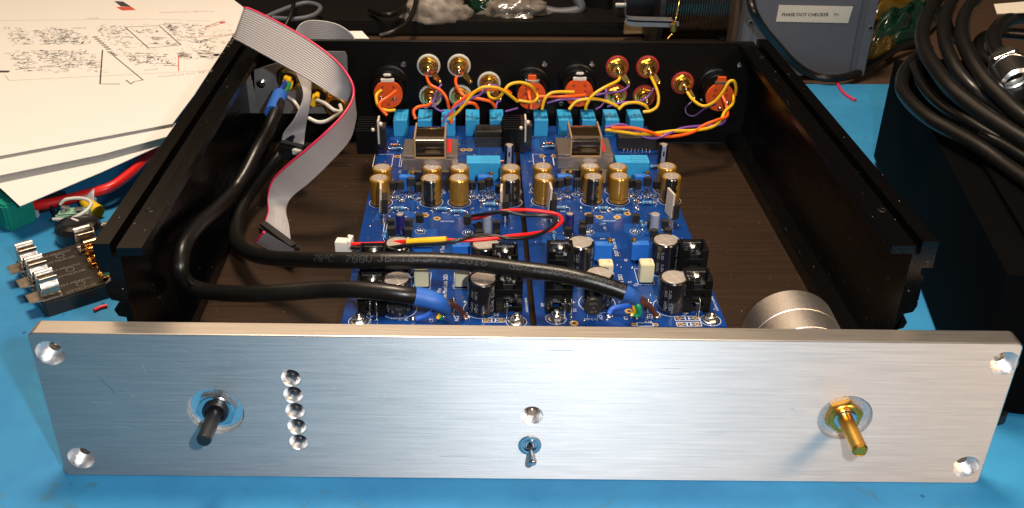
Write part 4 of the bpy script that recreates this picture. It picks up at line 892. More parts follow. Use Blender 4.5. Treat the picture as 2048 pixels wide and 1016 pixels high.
# the twisted bundle to the right
wire(Y((1468, 190, 308), (1465, 208, 300), (1450, 223, 292), (1442, 239, 285), (1424, 254, 280), (1388, 261, 276), (1347, 262, 272), (1307, 267, 268), (1276, 268, 265), (1245, 264, 263), (1210, 259, 262)), 'yellow', 1.15, 'yellow strand of the twisted bundle reaching the rightmost orange socket')
wire(Y((1444, 190, 308), (1452, 210, 300), (1454, 232, 290), (1435, 240, 283), (1409, 250, 280), (1386, 264, 275), (1353, 272, 271), (1322, 272, 268), (1296, 263, 265), (1263, 256, 265), (1222, 256, 262)), 'orange', 1.15, 'orange strand of the twisted bundle reaching the rightmost orange socket')
wire(Y((1452, 206, 306), (1456, 222, 298), (1452, 236, 290), (1440, 249, 287), (1399, 252, 283), (1365, 256, 277), (1337, 267, 269), (1314, 276, 267), (1289, 274, 267), (1271, 263, 270), (1245, 249, 266), (1210, 255, 262)), 'violet', 0.9, 'violet strand of the twisted bundle reaching the rightmost orange socket')
# white leads at the power connectors
wire(Y((633, 200, 300), (650, 207, 292), (668, 220, 290), (682, 222, 292), (680, 210, 300)), 'white', 1.3, 'white lead between the two rear gold power connectors', group='white leads at the rear power connectors')
wire(Y((617, 236, 290), (636, 244, 288), (655, 241, 288), (676, 227, 290), (682, 222, 291)), 'white', 1.3, 'white lead sagging below the rear power connectors', group='white leads at the rear power connectors')
wire(Y((573, 192, 305), (590, 205, 300), (600, 222, 296)), 'white', 1.2, 'white lead beside the blue sleeve of the power cable', group='white leads at the rear power connectors')

# --- two-core lead with white plug lying over the left board
ld = root('power_lead', gz(690, 490, 62), 'red and black two-core lead with white two-pin plug over the left board', 'lead')
redp = Z3((700, 488, 66), (735, 488, 67), (775, 486, 70), (820, 482, 74), (880, 480, 77), (930, 481, 78), (980, 478, 78), (1020, 472, 78), (1060, 468, 76), (1095, 462, 73), (1117, 450, 70), (1124, 438, 69), (1112, 428, 69), (1085, 423, 70), (1050, 420, 71), (1015, 421, 72), (985, 427, 70), (962, 435, 64), (945, 438, 57))
MB().tube(redp, 1.05, 9).build('wire', 'red', ld)
blp = Z3((703, 495, 67), (735, 497, 68), (775, 496, 71), (820, 490, 75), (880, 487, 78), (918, 480, 80), (950, 471, 80), (985, 471, 79), (1020, 477, 78), (1060, 474, 76), (1088, 464, 74), (1106, 450, 73), (1110, 439, 72), (1100, 433, 71), (1075, 431, 71), (1045, 430, 72), (1010, 424, 73), (970, 428, 69), (945, 432, 63), (930, 436, 57))
MB().tube(blp, 1.05, 9).build('wire', 'black', ld)
MB().tube(Z3((815, 485, 75), (855, 482, 77.5), (893, 480, 79)), 2.0, 12, sub=4).build('yellow_sleeve', 'shrink_y', ld)
pj_ = MB(); c = gz(686, 490, 64)
pj_.box(c, (7.6, 5.8, 6.4), 0, 0.4, rz=-0.12); pj_.box(c+Vector((4.2, 0, 0.6)), (1.8, 7.4, 7.4), 0, 0.3, rz=-0.12); pj_.box(c+Vector((3.4, 2.4, 3.6)), (1.6, 1.6, 2.4), 0, 0.2)
pj_.build('plug', 'jst', ld)

# --- ribbon cable
rb = root('ribbon_cable', gz(560, 480, 40), 'grey ribbon cable with one red edge looping over the rear left corner', 'ribbon cable')
def strip(E1, E2, nc=16, name='ribbon', amp=0.42, sub=8):
    a, b_ = crom(E1, sub), crom(E2, sub); N = len(a); K = nc*4; vs = []; fs = []
    for i in range(N):
        T = (a[min(i+1, N-1)]-a[max(i-1, 0)]); W = b_[i]-a[i]; n = T.cross(W).normalized()
        for side in (1, -1):
            for k in range(K+1):
                t = k/K; vs.append(a[i]+W*t+n*side*(0.16+amp*abs(math.sin(math.pi*nc*t))))
    w = 2*(K+1)
    for i in range(N-1):
        for sd in (0, 1):
            for k in range(K):
                p = i*w+sd*(K+1)+k; fs.append((p, p+1, p+w+1, p+w) if sd else (p, p+w, p+w+1, p+1))
        fs.append((i*w, i*w+K+1, (i+1)*w+K+1, (i+1)*w)); fs.append((i*w+K, (i+1)*w+K, (i+1)*w+2*K+1, i*w+2*K+1))
    m = MB(); m.add(vs, fs, 0, True); return m.build(name, 'ribbon', rb), a
E1 = Z3((531, 446, 48), (538, 422, 53), (537, 394, 60), (546, 361, 71), (575, 331, 83), (612, 300, 94), (655, 262, 105), (690, 225, 113), (707, 190, 119), (700, 158, 126), (670, 120, 133), (620, 82, 141), (560, 47, 148), (505, 20, 153), (489, 16, 153), (500, 21, 146), (538, 44, 136), (585, 74, 126))
E2 = Z3((581, 480, 48), (578, 452, 51), (572, 420, 55), (584, 394, 60), (620, 364, 69), (657, 328, 79), (697, 283, 88), (709, 250, 94), (711, 222, 99), (700, 208, 106), (668, 192, 114), (617, 160, 122), (545, 120, 130), (484, 86, 136), (468, 77, 136), (478, 72, 129), (520, 92, 117), (570, 118, 108))
_, pe = strip(E1, E2); MB().tube(pe, 0.75, 8, sub=0).build('red_edge', 'pink', rb)
L1 = [gy(588, 84, 336), gy(590, 66, 338), gy(602, 47, 342), gy(627, 40, 348), (gy(672, 47, 350)), gy(704, 68, 345), gy(712, 92, 340)]
strip(L1, [p-Vector((0, 0, 20)) for p in L1])
strip(Z3((592, 146, 106), (606, 190, 97), (590, 236, 84), (567, 267, 72), (563, 290, 64)), Z3((623, 160, 104), (622, 190, 96), (616, 227, 84), (611, 258, 72), (607, 294, 64)))
def idc(p, q, parent, name='connector'):
    p, q = Vector(p), Vector(q); X = (q-p).normalized(); Yv = Vector((0, 0, 1)).cross(X).normalized(); L = (q-p).length
    b = MB(); b.prism([(-2, -3), (L+2, -3), (L+2, 3), (-2, 3)], -8, 1.0, c=p, X=X, Y=Yv, Z=(0, 0, 1)); b.prism([(-1.5, -2.0), (L+1.5, -2.0), (L+1.5, 2.0), (-1.5, 2.0)], 1.0, 3.2, c=p, X=X, Y=Yv, Z=(0, 0, 1)); b.prism([(L*.3, 3), (L*.7, 3), (L*.7, 4.2), (L*.3, 4.2)], -6, -1, c=p, X=X, Y=Yv, Z=(0, 0, 1)); b.build(name, 'blackplastic', parent)
idc(gz(530, 456, 49), gz(585, 497, 47), rb)
strip(Z3((511, 484, 41), (518, 475, 47), (528, 464, 53)), Z3((571, 517, 39), (578, 508, 44), (588, 500, 50)), name='ribbon_end')
MB().tube(Z3((511, 484, 41.5), (518, 475, 47.5), (528, 464, 53.5)), 0.8, 8).build('red_edge', 'pink', rb)
idc(gz(566, 292, 66), gz(605, 300, 66), rb)
MB().ball(gz(595, 497, 44), 1.7).build('pin_end', 'tin', rb)
cl = MB(); cl.box(gz(594, 304, 66), (6, 3, 3.5), 0, 0.3, rz=-.5); cl.build('key', 'jst', rb)

# ================================================================== things on the bench
# --- paper stack and its printed drawing
def paper(pts, z, label, name='paper_sheet', curl=None):
    P_ = [gz(u, v, z if len(r) == 0 else r[0]) for u, v, *r in pts]
    b = MB(); n = len(P_); c = sum(P_, Vector())/n
    top = P_; bot = [p-Vector((0, 0, 0.5)) for p in P_]
    b.add(top, [tuple(range(n))]); b.add(bot, [tuple(range(n))]); b.add(top+bot, [(i, (i+1) % n, n+(i+1) % n, n+i) for i in range(n)])
    return tag(b.build(name, 'paper'), label, 'paper', 'loose sheets of white paper on the left')
gx = lambda u, v, z: gz(u, v, z)
T1 = paper([(-420, 372), (0, 311), (345, 247), (388, 190), (497, 22), (452, -12), (330, -110), (-420, -60)], 37, 'top white sheet printed with a circuit layout drawing')
T2 = paper([(-420, 420), (0, 350), (200, 309), (338, 272), (356, 246), (100, 250), (-420, 330)], 34, 'second white sheet, its edge showing just under the printed one')
T3 = paper([(-200, 500, 30), (0, 375, 28), (40, 412, 26), (200, 345, 28), (322, 290, 28), (352, 255, 28), (100, 255, 28), (-200, 330, 28)], 28, 'lowest white sheet with its corner overhanging the blue mat')
T4 = paper([(672, 76), (660, 62), (724, 62), (738, 77)], 60, 'small white paper corner showing behind the rear panel')
pr = MB(); rp = random.Random(11); zt = 37.06
def G(u, v, dz=0): return gz(u, v, zt+dz)
def pl_(pts, w=0.5, m=0):
    for a, b_ in zip(pts, pts[1:]): pr.line(G(*a), G(*b_), w*1.7, m=m)
pl_([(205, 100), (200, 168), (240, 168)], 0.7); pl_([(228, 112), (286, 160), (268, 163), (262, 168), (252, 160)], 0.6)
pl_([(250, 54), (297, 96), (362, 90), (318, 51), (250, 54)], 0.6); pl_([(410, 54), (449, 40)], 0.6); pl_([(372, 76), (470, 68)], 0.6, 2); pl_([(390, 84), (436, 74), (470, 69)], 0.5, 0)
pl_([(402, 58), (446, 46)], 0.7, 2); pl_([(0, 41), (300, 38), (420, 42)], 0.4, 1); pl_([(18, 161), (440, 140)], 0.4, 1); pl_([(10, 150), (18, 161)], 0.4, 1); pl_([(357, 112), (357, 142)], 0.5, 2)
pr.prism([(G(228, 2).x, G(228, 2).y), (G(242, 13).x, G(242, 13).y), (G(262, 13).x, G(262, 13).y), (G(246, 3).x, G(246, 3).y)], 0, 0.01, 0, c=(0, 0, zt))
pr.prism([(G(232, 14).x, G(232, 14).y), (G(244, 21).x, G(244, 21).y), (G(272, 20).x, G(272, 20).y), (G(262, 13).x, G(262, 13).y)], 0, 0.012, 2, c=(0, 0, zt))
for a in ((445, 45, 3.2), (360, 112, 2.0), (415, 52, 1.6)):
    q = G(*a[:2]); pr.ringflat(q, 0.0, a[2], 12, 2)
def clump(u0, v0, u1, v1, n, m=0, wmin=1.5, wmax=6, sk=0.3):
    for k in range(n):
        u, v = rp.uniform(u0, u1), rp.uniform(v0, v1); u += (v-v0)*0.9*sk*3; q = G(u, v); L = rp.uniform(wmin, wmax)
        ang = rp.choice((0, 0, 0, -0.6, 1.57)); e = q+Vector((L*math.cos(ang), L*math.sin(ang), 0)); pr.line(q, e, rp.uniform(0.4, 1.1), m=m)
for z_ in ((5, 55, 40, 90, 45), (60, 60, 150, 88, 120), (80, 55, 130, 85, 40), (0, 102, 50, 140, 40), (60, 100, 170, 136, 150), (185, 50, 240, 75, 60), (215, 80, 250, 100, 18), (262, 58, 310, 66, 22), (290, 84, 350, 90, 22), (325, 48, 345, 62, 40), (360, 48, 400, 62, 26), (340, 64, 400, 88, 50), (265, 104, 330, 132, 70), (370, 78, 440, 118, 40), (245, 105, 262, 130, 30)): clump(*z_)
for z_ in ((0, 60, 160, 90, 120), (10, 100, 180, 145, 160), (180, 48, 460, 120, 180), (350, 105, 372, 118, 60), (385, 100, 420, 116, 70), (300, 74, 315, 80, 30)): clump(*z_, m=1)
for k in range(7): q = G(190+k*4.5, 74+k*4.0); pr.box((q.x, q.y, zt), (4.5, 3.0, 0.02), 0)
for k in range(3): q = G(220+k*4.5, 104+k*3.0); pr.box((q.x, q.y, zt), (4.5, 3.0, 0.02), 0)
q = G(8, 143); pr.box((q.x, q.y, zt), (9, 5, 0.02), 0)
for (u, v, s_, t_) in ((318, 26, 6.5, 'Installed for SE input'), (316, 155, 6.5, 'Installed for SE input'), (172, 38, 6, 'XXR'), (288, 142, 6, 'XXR'), (30, 140, 5, 'Ground  GND1'), (330, 48, 5, 'Ground'), (142, 57, 5, 'output')):
    a = G(u, v); d = G(u+40, v-1 if v < 100 else v-4)-a; d.z = 0; d.normalize(); pr.text(t_, s_, a, d, (-d.y, d.x, 0), 1 if 'XXR' in t_ or 'Inst' in t_ else 0)
pr.build('printed_drawing', ['ink', 'ink_f', 'ink_r', 'ink_b'], T1)
sup = MB(); a = gz(-150, 250, 0); sup.box((a.x, 480, 13), (160, 260, 26), 0, 2); tag(sup.build('storage_tray', 'dark_tray'), 'dark tray hidden under the sheets of paper', 'tray')

# --- fuse block
F0, F1, F2, F3 = gz(90, 634, 0), gz(14, 545, 0), gz(140, 480, 0), gz(238, 600, 0)
ang = R_(36)
ex = Vector((math.cos(ang), math.sin(ang), 0)); ey = Vector((-ex.y, ex.x, 0)); o0 = gz(92, 636, 0)
fb = root('fuse_block', o0, 'black three-way fuse holder block with shiny metal clips on the mat', 'fuse block')
LX, LY, HZ = 50, 62, 10
def FB(x, y, z): return o0+ex*x+ey*y+Vector((0, 0, z))
b = MB(); b.prism([(0, 2), (2, 0), (LX-2, 0), (LX, 2), (LX, LY-2), (LX-2, LY), (2, LY), (0, LY-2)], 0, HZ-1, c=o0, X=ex, Y=ey); b.prism([(1, 1), (LX-1, 1), (LX-1, LY-1), (1, LY-1)], HZ-1, HZ, c=o0, X=ex, Y=ey)
b.build('block', 'fuse_body', fb)
tx = MB()
for k in range(3):
    y = 9+k*21
    tx.text('LITTELFUSE', 3.5, FB(15, y-6, HZ+0.05), ex, ey); tx.text('357-MEXICO', 3.3, FB(14, y+3.5, HZ+0.05), ex, ey)
    c = FB(25, y+0.6, HZ+0.05); tx.ringflat(c, 2.2, 2.6, 18)
tx.build('moulded_text', 'fuse_print', fb)
for k in range(3):
    for side in (0, 1):
        y = 9+k*21; x = 7 if side == 0 else LX-8; mt_ = 'clip' if side == 0 or k == 2 else 'clip_g'
        b = MB(); o_ = FB(x, y, HZ)
        b.box(o_, (11, 13, 0.8), 0, 0.1, rz=ang); b.prism([(-12.5, -5.5), (-5, -6.5), (-5, 6.5), (-12.5, 5.5)] if side == 0 else [(5, -6.5), (12, -4), (12, 4), (5, 6.5)], 0, 0.8, c=o_+Vector((0, 0, -0.2)), X=ex, Y=ey)
        for sg in (-1, 1):
            cen = [(2.2, 0), (3.6, 0.8), (5.2, 2.6), (6.0, 5.0), (5.6, 7.4), (4.2, 9.4), (3.3, 10.8), (3.6, 12.2), (4.4, 13.2), (5.4, 13.8), (6.0, 13.6)]
            o1 = []; o2 = []
            for i, (y_, z_) in enumerate(cen):
                a_ = cen[max(i-1, 0)]; b_ = cen[min(i+1, len(cen)-1)]; dx_, dz_ = b_[0]-a_[0], b_[1]-a_[1]; l_ = math.hypot(dx_, dz_)
                o1.append(((y_+dz_/l_*.35)*sg, z_-dx_/l_*.35)); o2.append(((y_-dz_/l_*.35)*sg, z_+dx_/l_*.35))
            b.prism(o1+o2[::-1], -5, 5, c=o_, X=ey, Y=(0, 0, 1), Z=ex, sm=True)
        b.prism([(-3.5, 2.2), (3.5, 2.2), (2.4, 13), (1.0, 14.6), (-1.0, 14.6), (-2.4, 13)], 5.2, 5.9, c=o_, X=ey, Y=(0, 0, 1), Z=ex*(-1 if side == 0 else 1))
        b.build('fuse_clip', mt_, fb)
# --- bits beside the fuse block
tm = root('terminal_block', gz(120, 440, 0), 'mint green terminal block with looped white wire behind the fuse block', 'terminal block')
c = gz(150, 438, 6); MB().box(c+Vector((0, 0, 0)), (20, 13, 12), 0, 0.8, rz=.1).box(c+Vector((0, -5, 4)), (20, 2, 4), 0, 0.3, rz=.1).build('body', 'mint', tm)
MB().tube([c+Vector(p) for p in ((-11, -8, 4), (2, -11, 6), (11, -6, 9), (12, 3, 11), (4, 8, 12), (-6, 6, 12), (-10, 4, 9))], 1.2, 8).build('wire_loop', 'white', tm)
MB().cyl(c+Vector((-5, 0, 5)), c+Vector((-5, 0, 9)), 3.2).cyl(c+Vector((4, 0, 5)), c+Vector((4, 0, 8)), 3.2).build('screw', 'tin', tm)
c = gz(158, 462, 6); kn = root('round_knob', gz(158, 462, 0), 'glossy black round knob touching the mint terminal block', 'knob')
MB().lathe([(15, -6), (15, 3), (13, 6.5), (9, 7.5), (0, 7.5)], 32, c).build('cap', 'black_sleeve', kn); MB().box(c+Vector((-2, 2, 7.7)), (7, 1.4, .4), 0, rz=-.6).build('pointer', 'jst', kn)
c = gz(199, 455, 5); b = MB(); b.cyl(c+Vector((-5, 0, 0)), c+Vector((6, 0, 0)), 4, n=20); b.cyl(c+Vector((6, 0, 0)), c+Vector((9, 0, 0)), 5, n=6); tag(b.build('metal_jack', 'tin'), 'small shiny metal jack against the left rail', 'jack')
tag(MB().tube(Z3((20, 425, 8), (60, 413, 9), (90, 408, 10), (130, 400, 11), (185, 385, 14), (225, 372, 16), (262, 345, 18), (290, 318, 20), (320, 300, 22)), 3.6, 14).build('red_cable', 'red'), 'thick red cable emerging from beneath the paper beside the left rail', 'cable')
c0, c1 = gz(172, 392, 12), gz(182, 405, 10)
tag(MB().lathe([(0, 0), (4, 0), (4.4, 5), (7.5, 9), (7.5, 10)], 20, gz(160, 397, 11), (1, 0.25, -0.1)).build('strain_relief', 'frost'), 'translucent grey collar round the thick red cable', 'collar')
tag(MB().lathe([(5.4, 0), (4.8, 9), (3.6, 16), (1.2, 18), (1.0, 18), (3.0, 15), (4.2, 8), (4.6, 0)], 20, gz(196, 425, 6), (-0.75, 0.6, 0.25)).build('crimp_cap', 'ycrimp'), 'yellow crimp cap lying below the red cable', 'crimp cap')
tag(MB().tube(Z3((62, 428, 2), (85, 405, 8), (110, 392, 12), (130, 386, 14)), 2.0, 8).tube(Z3((62, 428, 2), (95, 418, 5), (125, 405, 9)), 1.6, 8).tube(Z3((97, 400, 12), (110, 430, 5), (118, 448, 2)), 1.2, 8).build('test_clip', 'black'), 'thin black test clip leads under the paper corner', 'test lead')
tag(MB().box(gz(12, 415, 10), (34, 22, 20), 0, 1.5, rz=-.6).build('teal_box', 'teal'), 'teal plastic box partly under the paper', 'box')
tag(MB().box(gz(44, 425, 6), (12, 20, 12), 0, 1.5, rz=-.6).build('frosted_box', 'frost'), 'frosted plastic cap beside the teal box', 'cap')
tag(MB().tube(Z3((188, 621, 1.2), (200, 615, 1.2), (214, 611, 1.2)), 1.2, 8).build('wire_offcut', 'red'), 'short straight red wire offcut left of the chassis', 'wire offcut', 'red wire offcuts on the mat')
tag(MB().tube(Z3((1674, 165, 1), (1682, 180, 1), (1695, 192, 1), (1711, 201, 1)), 1.5, 8).build('wire_offcut', 'pink'), 'curved red wire offcut behind the chassis on the right', 'wire offcut', 'red wire offcuts on the mat')
for (u, v) in ((210, 500), (202, 520)): pass

# --- large black box on the right with coiled cables
A0 = gy(1789, 119, 371); Hb = A0.z
rl = gz(1728, 325, 0); rf = gz(1842, 657, 0); dirv = (rf-rl).normalized(); A0.z = 0
back = Vector((A0.x, A0.y, 0)); fr = back+dirv*((back.y-gz(2030, 831, 0).y)/-dirv.y); nx = Vector((-dirv.y, dirv.x, 0)); nx = nx if nx.x > 0 else -nx
bx = root('black_equipment_box', (back+fr)/2, 'large black equipment box at the right edge under coiled cables', 'equipment box')
b = MB(); q = [back, fr, fr+nx*420, back+nx*420]
b.prism([(p.x, p.y) for p in q], 6, Hb, 0); b.build('case', 'box_black', bx)
b = MB(); o1 = back+nx*18; o2 = fr+nx*18; b.prism([(p.x, p.y) for p in (o1, o2, o2+nx*380, o1+nx*380)], Hb, Hb+3, 0); b.build('lid', 'box_black', bx)
for p in q: MB().cyl((p.x+(0.5-(p-back).dot(nx)/420)*2*14*nx.x, p.y, 0), (p.x+(0.5-(p-back).dot(nx)/420)*28*nx.x, p.y, 6), 8).build('foot', 'blackplastic', bx)
HC = Hb+10
def coil(pts, r, label, m='jacket'): 
    return tag(MB().tube(Z3(*pts), r, 18, sub=8).build('coiled_cable', m), label, 'cable', 'thick black cables coiled on the right box')
coil([(1905, -60, HC+25), (1880, -10, HC+26), (1858, 25, HC+26), (1845, 60, HC+25), (1848, 95, HC+24), (1869, 134, HC+23), (1903, 177, HC+21), (1951, 217, HC+18), (2001, 251, HC+16), (2060, 288, HC+14), (2130, 330, HC+12)], 5.0, 'outer thick black cable loop on top of the right box')
coil([(1925, -60, HC+30), (1903, 0, HC+31), (1890, 36, HC+30), (1888, 77, HC+28), (1907, 127, HC+24), (1941, 172, HC+18), (1990, 215, HC+10), (2060, 262, HC+6)], 4.4, 'second thick black cable loop inside the outer one')
coil([(1985, -60, HC+32), (1953, -5, HC+33), (1930, 30, HC+33), (1925, 74, HC+31), (1942, 117, HC+28), (1968, 157, HC+24), (2003, 194, HC+20), (2050, 236, HC+16), (2120, 280, HC+12)], 5.0, 'innermost glossy black cable loop on the right box')
coil([(1855, 98, HC+4), (1830, 117, HC+2), (1808, 145, HC), (1804, 176, HC), (1824, 207, HC), (1861, 238, HC), (1907, 264, HC), (1954, 291, HC), (2010, 330, HC-2), (2080, 380, HC-2)], 4.6, 'lowest black cable loop resting on the edge of the right box')
coil([(1828, 130, HC+6), (1844, 168, HC+5), (1867, 197, HC+4), (1901, 224, HC+3), (1945, 248, HC+2), (2000, 280, HC)], 3.4, 'thinner black cable between the lowest and outer loops')
coil([(2100, 28, HC+22), (2048, 32, HC+24), (2012, 42, HC+25), (1990, 64, HC+26), (1988, 90, HC+26), (2000, 112, HC+26), (2016, 132, HC+26)], 5.2, 'short black cable bending into the silver gland')
coil([(1960, 270, HC+1), (2000, 288, HC), (2050, 318, HC-1), (2110, 352, HC-2)], 3.8, 'black cable leaving at the right edge under the loops')
gl = root('cable_gland', gz(2030, 150, HC+20), 'silver threaded cable gland at the right edge', 'cable gland')
g0, g1 = gz(2008, 120, HC+26), gz(2075, 228, HC+22); ax = (g1-g0)
MB().lathe([(5.5, -2), (9.5, 0), (10.5, 5), (10.5, 6)], 24, g0, ax).build('dome', 'tin', gl)
MB().lathe([(11.5, 6), (12.2, 7), (12.2, 15), (11.5, 16), (9.5, 16)], 6, g0, ax).build('nut', 'tin', gl)
MB().lathe([(9.5, 16), (11.2, 16.5), (11.2, 19), (10.2, 19.5), (10.2, 20.5), (11.4, 21), (11.4, 44), (9, 45)], 28, g0, ax).build('body', 'tin', gl)
# extra dark loops further back
coil([(2140, 60, HC+6), (2080, 70, HC+6), (2000, 66, HC+6), (1960, 80, HC+5), (1962, 110, HC+4), (2010, 140, HC+2), (2080, 150, HC)], 4.2, 'dark cable lying flat behind the silver gland')
coil([(1985, 120, HC-1), (1940, 100, HC-2), (1900, 62, HC-2), (1896, 20, HC-2), (1930, -30, HC-2)], 4.2, 'dark cable lying flat on the box under the loops')
a = gz(1990, 24, HC+30); b = MB(); tt = [gz(u, v, HC+30) for u, v in ((1988, 8), (2110, -2), (2110, 22), (1994, 27))]
b.add(tt, [(0, 1, 2, 3)]); b.add([p-Vector((0, 0, 0.6)) for p in tt], [(0, 1, 2, 3)]); b.add(tt+[p-Vector((0, 0, 0.6)) for p in tt], [(i, (i+1) % 4, 4+(i+1) % 4, 4+i) for i in range(4)])
tag(b.build('paper_tag', 'label'), 'pale paper tag at the top right edge on the cables', 'tag')

# --- grey instrument case
gc = root('instrument_case', gy(1640, 120, 585), 'grey metal case labelled PHASE DOT CHECKER 9V behind the chassis', 'instrument case')
GYF = 575
f = [gy(u, v, GYF) for u, v in ((1590, 130), (1490, 120), (1484, -120), (1768, -120), (1728, 137), (1704, 133))]
xl, xr = gy(1488, 50, GYF).x, gy(1733, 110, GYF).x; zb, zt_ = 2, gy(1620, -90, GYF).z
b = MB(); b.box(((xl+xr)/2, GYF+45, (zb+zt_)/2+2), (xr-xl, 90, zt_-zb), 0, 1.5); b.build('case', 'grey_case', gc)
xm = gy(1712, 60, GYF).x
b = MB(); b.box(((xl+9+xm)/2, GYF-1.2, (zb+zt_)/2), (xm-xl-9, 2.4, zt_-zb-1), 0, 0.6); b.build('front_plate', 'grey_case', gc)
b = MB(); b.box((xr-4.5, GYF-2, (zb+zt_)/2), (9, 4, zt_-zb-3), 0, 0.6, rz=0.0); b.build('side_flange', 'grey_case', gc)
for u, v in ((1503, 47), (1740, 55)):
    c = gy(u, v, GYF-2.5); yy = GYF-(4.05 if u > 1600 else .05); MB().lathe([(2.6, 0), (2.2, 0.3), (1.6, 0.3)], 16, (c.x, yy, c.z), (0, -1, 0), 1).lathe([(1.7, 0.1), (0, 0.1)], 16, (c.x, yy, c.z), (0, -1, 0), 0).build('screw_hole', ['blackplastic', 'grey_case'], gc)
lp = [gy(u, v, GYF-2.5) for u, v in ((1552, 43), (1558, 10), (1706, 13), (1696, 46))]
b = MB(); b.prism([(p.x, p.z) for p in lp], 0, 0.3, 0, c=(0, GYF-2.42, 0), X=(1, 0, 0), Y=(0, 0, 1), Z=(0, -1, 0))
a = gy(1561, 31, GYF); a2 = gy(1655, 31, GYF); d = (a2-a).normalized(); sz = 5.6
wid = text_mesh('PHASE DOT CHECKER')[2]; sz = (a2-a).length/wid
b.text('PHASE DOT CHECKER', sz, (a.x, GYF-2.78, a.z), d, (0, 0, 1), 1); b.text('PHASE DOT CHECKER', sz, (a.x+0.3, GYF-2.80, a.z+0.15), d, (0, 0, 1), 1); a = gy(1665, 31, GYF); b.text('9V', sz, (a.x, GYF-2.78, a.z), d, (0, 0, 1), 1)
b.build('label', ['label', 'label_ink'], gc)
tag(MB().tube(Z3((1496, -60, 110), (1500, -10, 100), (1508, 25, 90), (1530, 60, 70), (1560, 96, 45), (1590, 128, 20), (1625, 150, 8), (1665, 157, 6), (1710, 148, 6), (1750, 125, 7), (1800, 95, 8), (1850, 80, 8)), 3.8, 14).build('hanging_cable', 'jacket'), 'black cable hanging in front of the grey instrument case', 'cable')
wb = MB(); x0_, x1_ = gy(1471, 40, 590).x, gy(1486, 40, 590).x; wb.box(((x0_+x1_)/2, 600, 60), (x1_-x0_+3, 20, 130), 0, 0.5); tag(wb.build('wooden_post', 'wood'), 'upright wooden strip between the wire spool and the grey case', 'wooden strip')
# --- wire spool with guide bracket
sp = root('wire_spool', gy(1380, 60, 640), 'black spool of bare silver wire with a bent metal guide', 'wire spool')
ca, cb = gy(1306, 30, 655), gy(1452, 34, 655); rr = 44; zc = gy(1380, 24, 600).z
zc = 62
b = MB(); L = cb.x-ca.x; prf = []
for k in range(90): prf += [(rr+0.25*math.sin(k*2.1), k*L/90), (rr-0.35, (k+0.5)*L/90)]
b.lathe(prf, 64, (ca.x, 655, zc), (1, 0, 0), 0); b.build('wound_wire', mat('fine_wire', (0.22, 0.20, 0.17), 0.25, 1, 0.5, 300), sp)
for x in (ca.x-1.5, cb.x+1.5): MB().lathe([(8, -2.5), (58, -2.5), (58, 2.5), (8, 2.5)], 64, (x, 655, zc), (1, 0, 0)).build('flange', 'blackplastic', sp)
MB().cyl((ca.x-40, 655, zc), (ca.x, 655, zc), 26, n=40).build('motor', 'blackplastic', sp)
gp = [gy(u, v, 585) for u, v in ((1250, -60), (1250, 20), (1253, 30), (1262, 36), (1345, 39))]
b = MB()
ptsg = crom(gp, 6)
vs = []
for p in ptsg: vs += [p+Vector((0, -7, 0)), p+Vector((0, 7, 0)), p+Vector((0, -7, -1.6)), p+Vector((0, 7, -1.6))]
fs = []
for i in range(len(ptsg)-1):
    o_ = i*4; fs += [(o_, o_+1, o_+5, o_+4), (o_+2, o_+3, o_+7, o_+6), (o_, o_+4, o_+6, o_+2), (o_+1, o_+5, o_+7, o_+3)]
b.add(vs, fs); fp = [gy(u, v, 577.5) for u, v in ((1252, 30), (1262, 38), (1345, 41), (1358, 44), (1358, 52), (1345, 55), (1262, 53), (1251, 48))]
b.prism([(p.x, p.z) for p in fp], 0, 1.4, c=(0, 578, 0), X=(1, 0, 0), Y=(0, 0, 1), Z=(0, 1, 0)); b.build('guide_bracket', 'steel_grey', sp)
a, c_ = gy(1347, 42, 574), gy(1347, 62, 574); bb_ = MB(); bb_.cyl(a, gy(1347, 48, 574), 1.3); bb_.cyl(gy(1347, 47, 574), c_, 3.0, n=16); bb_.build('guide_eyelet', 'brass', sp)
MB().tube([gy(1362, -20, 600), gy(1357, 12, 590), gy(1352, 38, 575), gy(1347, 62, 574), gy(1342, 70, 572), gy(1335, 78, 570)], 0.7, 6).build('loose_wire', 'gold', sp)
MB().cyl(gy(1231, 10, 585), gy(1252, 10, 585), 2.4, n=12).build('pin', 'tin', sp)
# --- tray and clutter behind
MB().box((-60, 860, 7), (640, 300, 14), 0, 2).build('x', 'dark_tray'); o = bpy.data.objects['x']; o.name = 'dark_tray'; tag(o, 'low black tray behind the chassis carrying bags and cable', 'tray')
def blobbag(us, m, name, label, cat, seed, z=14, n=1, hgt=26):
    rg = random.Random(seed); b = bmesh.new(); bmesh.ops.create_icosphere(b, subdivisions=4, radius=1.0)
    (u0, v0), (u1, v1) = us; p0, p1 = gz(u0, v1, z), gz(u1, v1, z); cx = (p0+p1)/2; wx = (p1-p0).length/2
    from mathutils import noise
    for v in b.verts:
        d = v.co.copy(); k = 1+0.35*noise.noise(d*2.3+Vector((seed, 0, 0)))+0.18*noise.noise(d*6+Vector((0, seed, 0))); v.co = Vector((d.x*wx*k, d.y*wx*0.55*k, max(-0.1, d.z*k)*hgt))
    bmesh.ops.transform(b, matrix=Matrix.Translation(Vector((cx.x, cx.y+wx*0.4, z))), verts=b.verts)
    return tag(MB().bm(b, 0, True).build(name, m), label, cat)
blobbag(((805, 0), (935, 42)), 'cotton', 'plastic_bag', 'crumpled clear bag of white filling behind the chassis, leftmost bag', 'bag', 3)
blobbag(((925, 0), (1010, 24)), 'gbag', 'plastic_bag', 'small dark green bag between the two clear bags', 'bag', 9, z=16, hgt=22)
blobbag(((960, 0), (1100, 34)), 'bag', 'plastic_bag', 'crumpled translucent bag right of the small green bag', 'bag', 5, hgt=20)
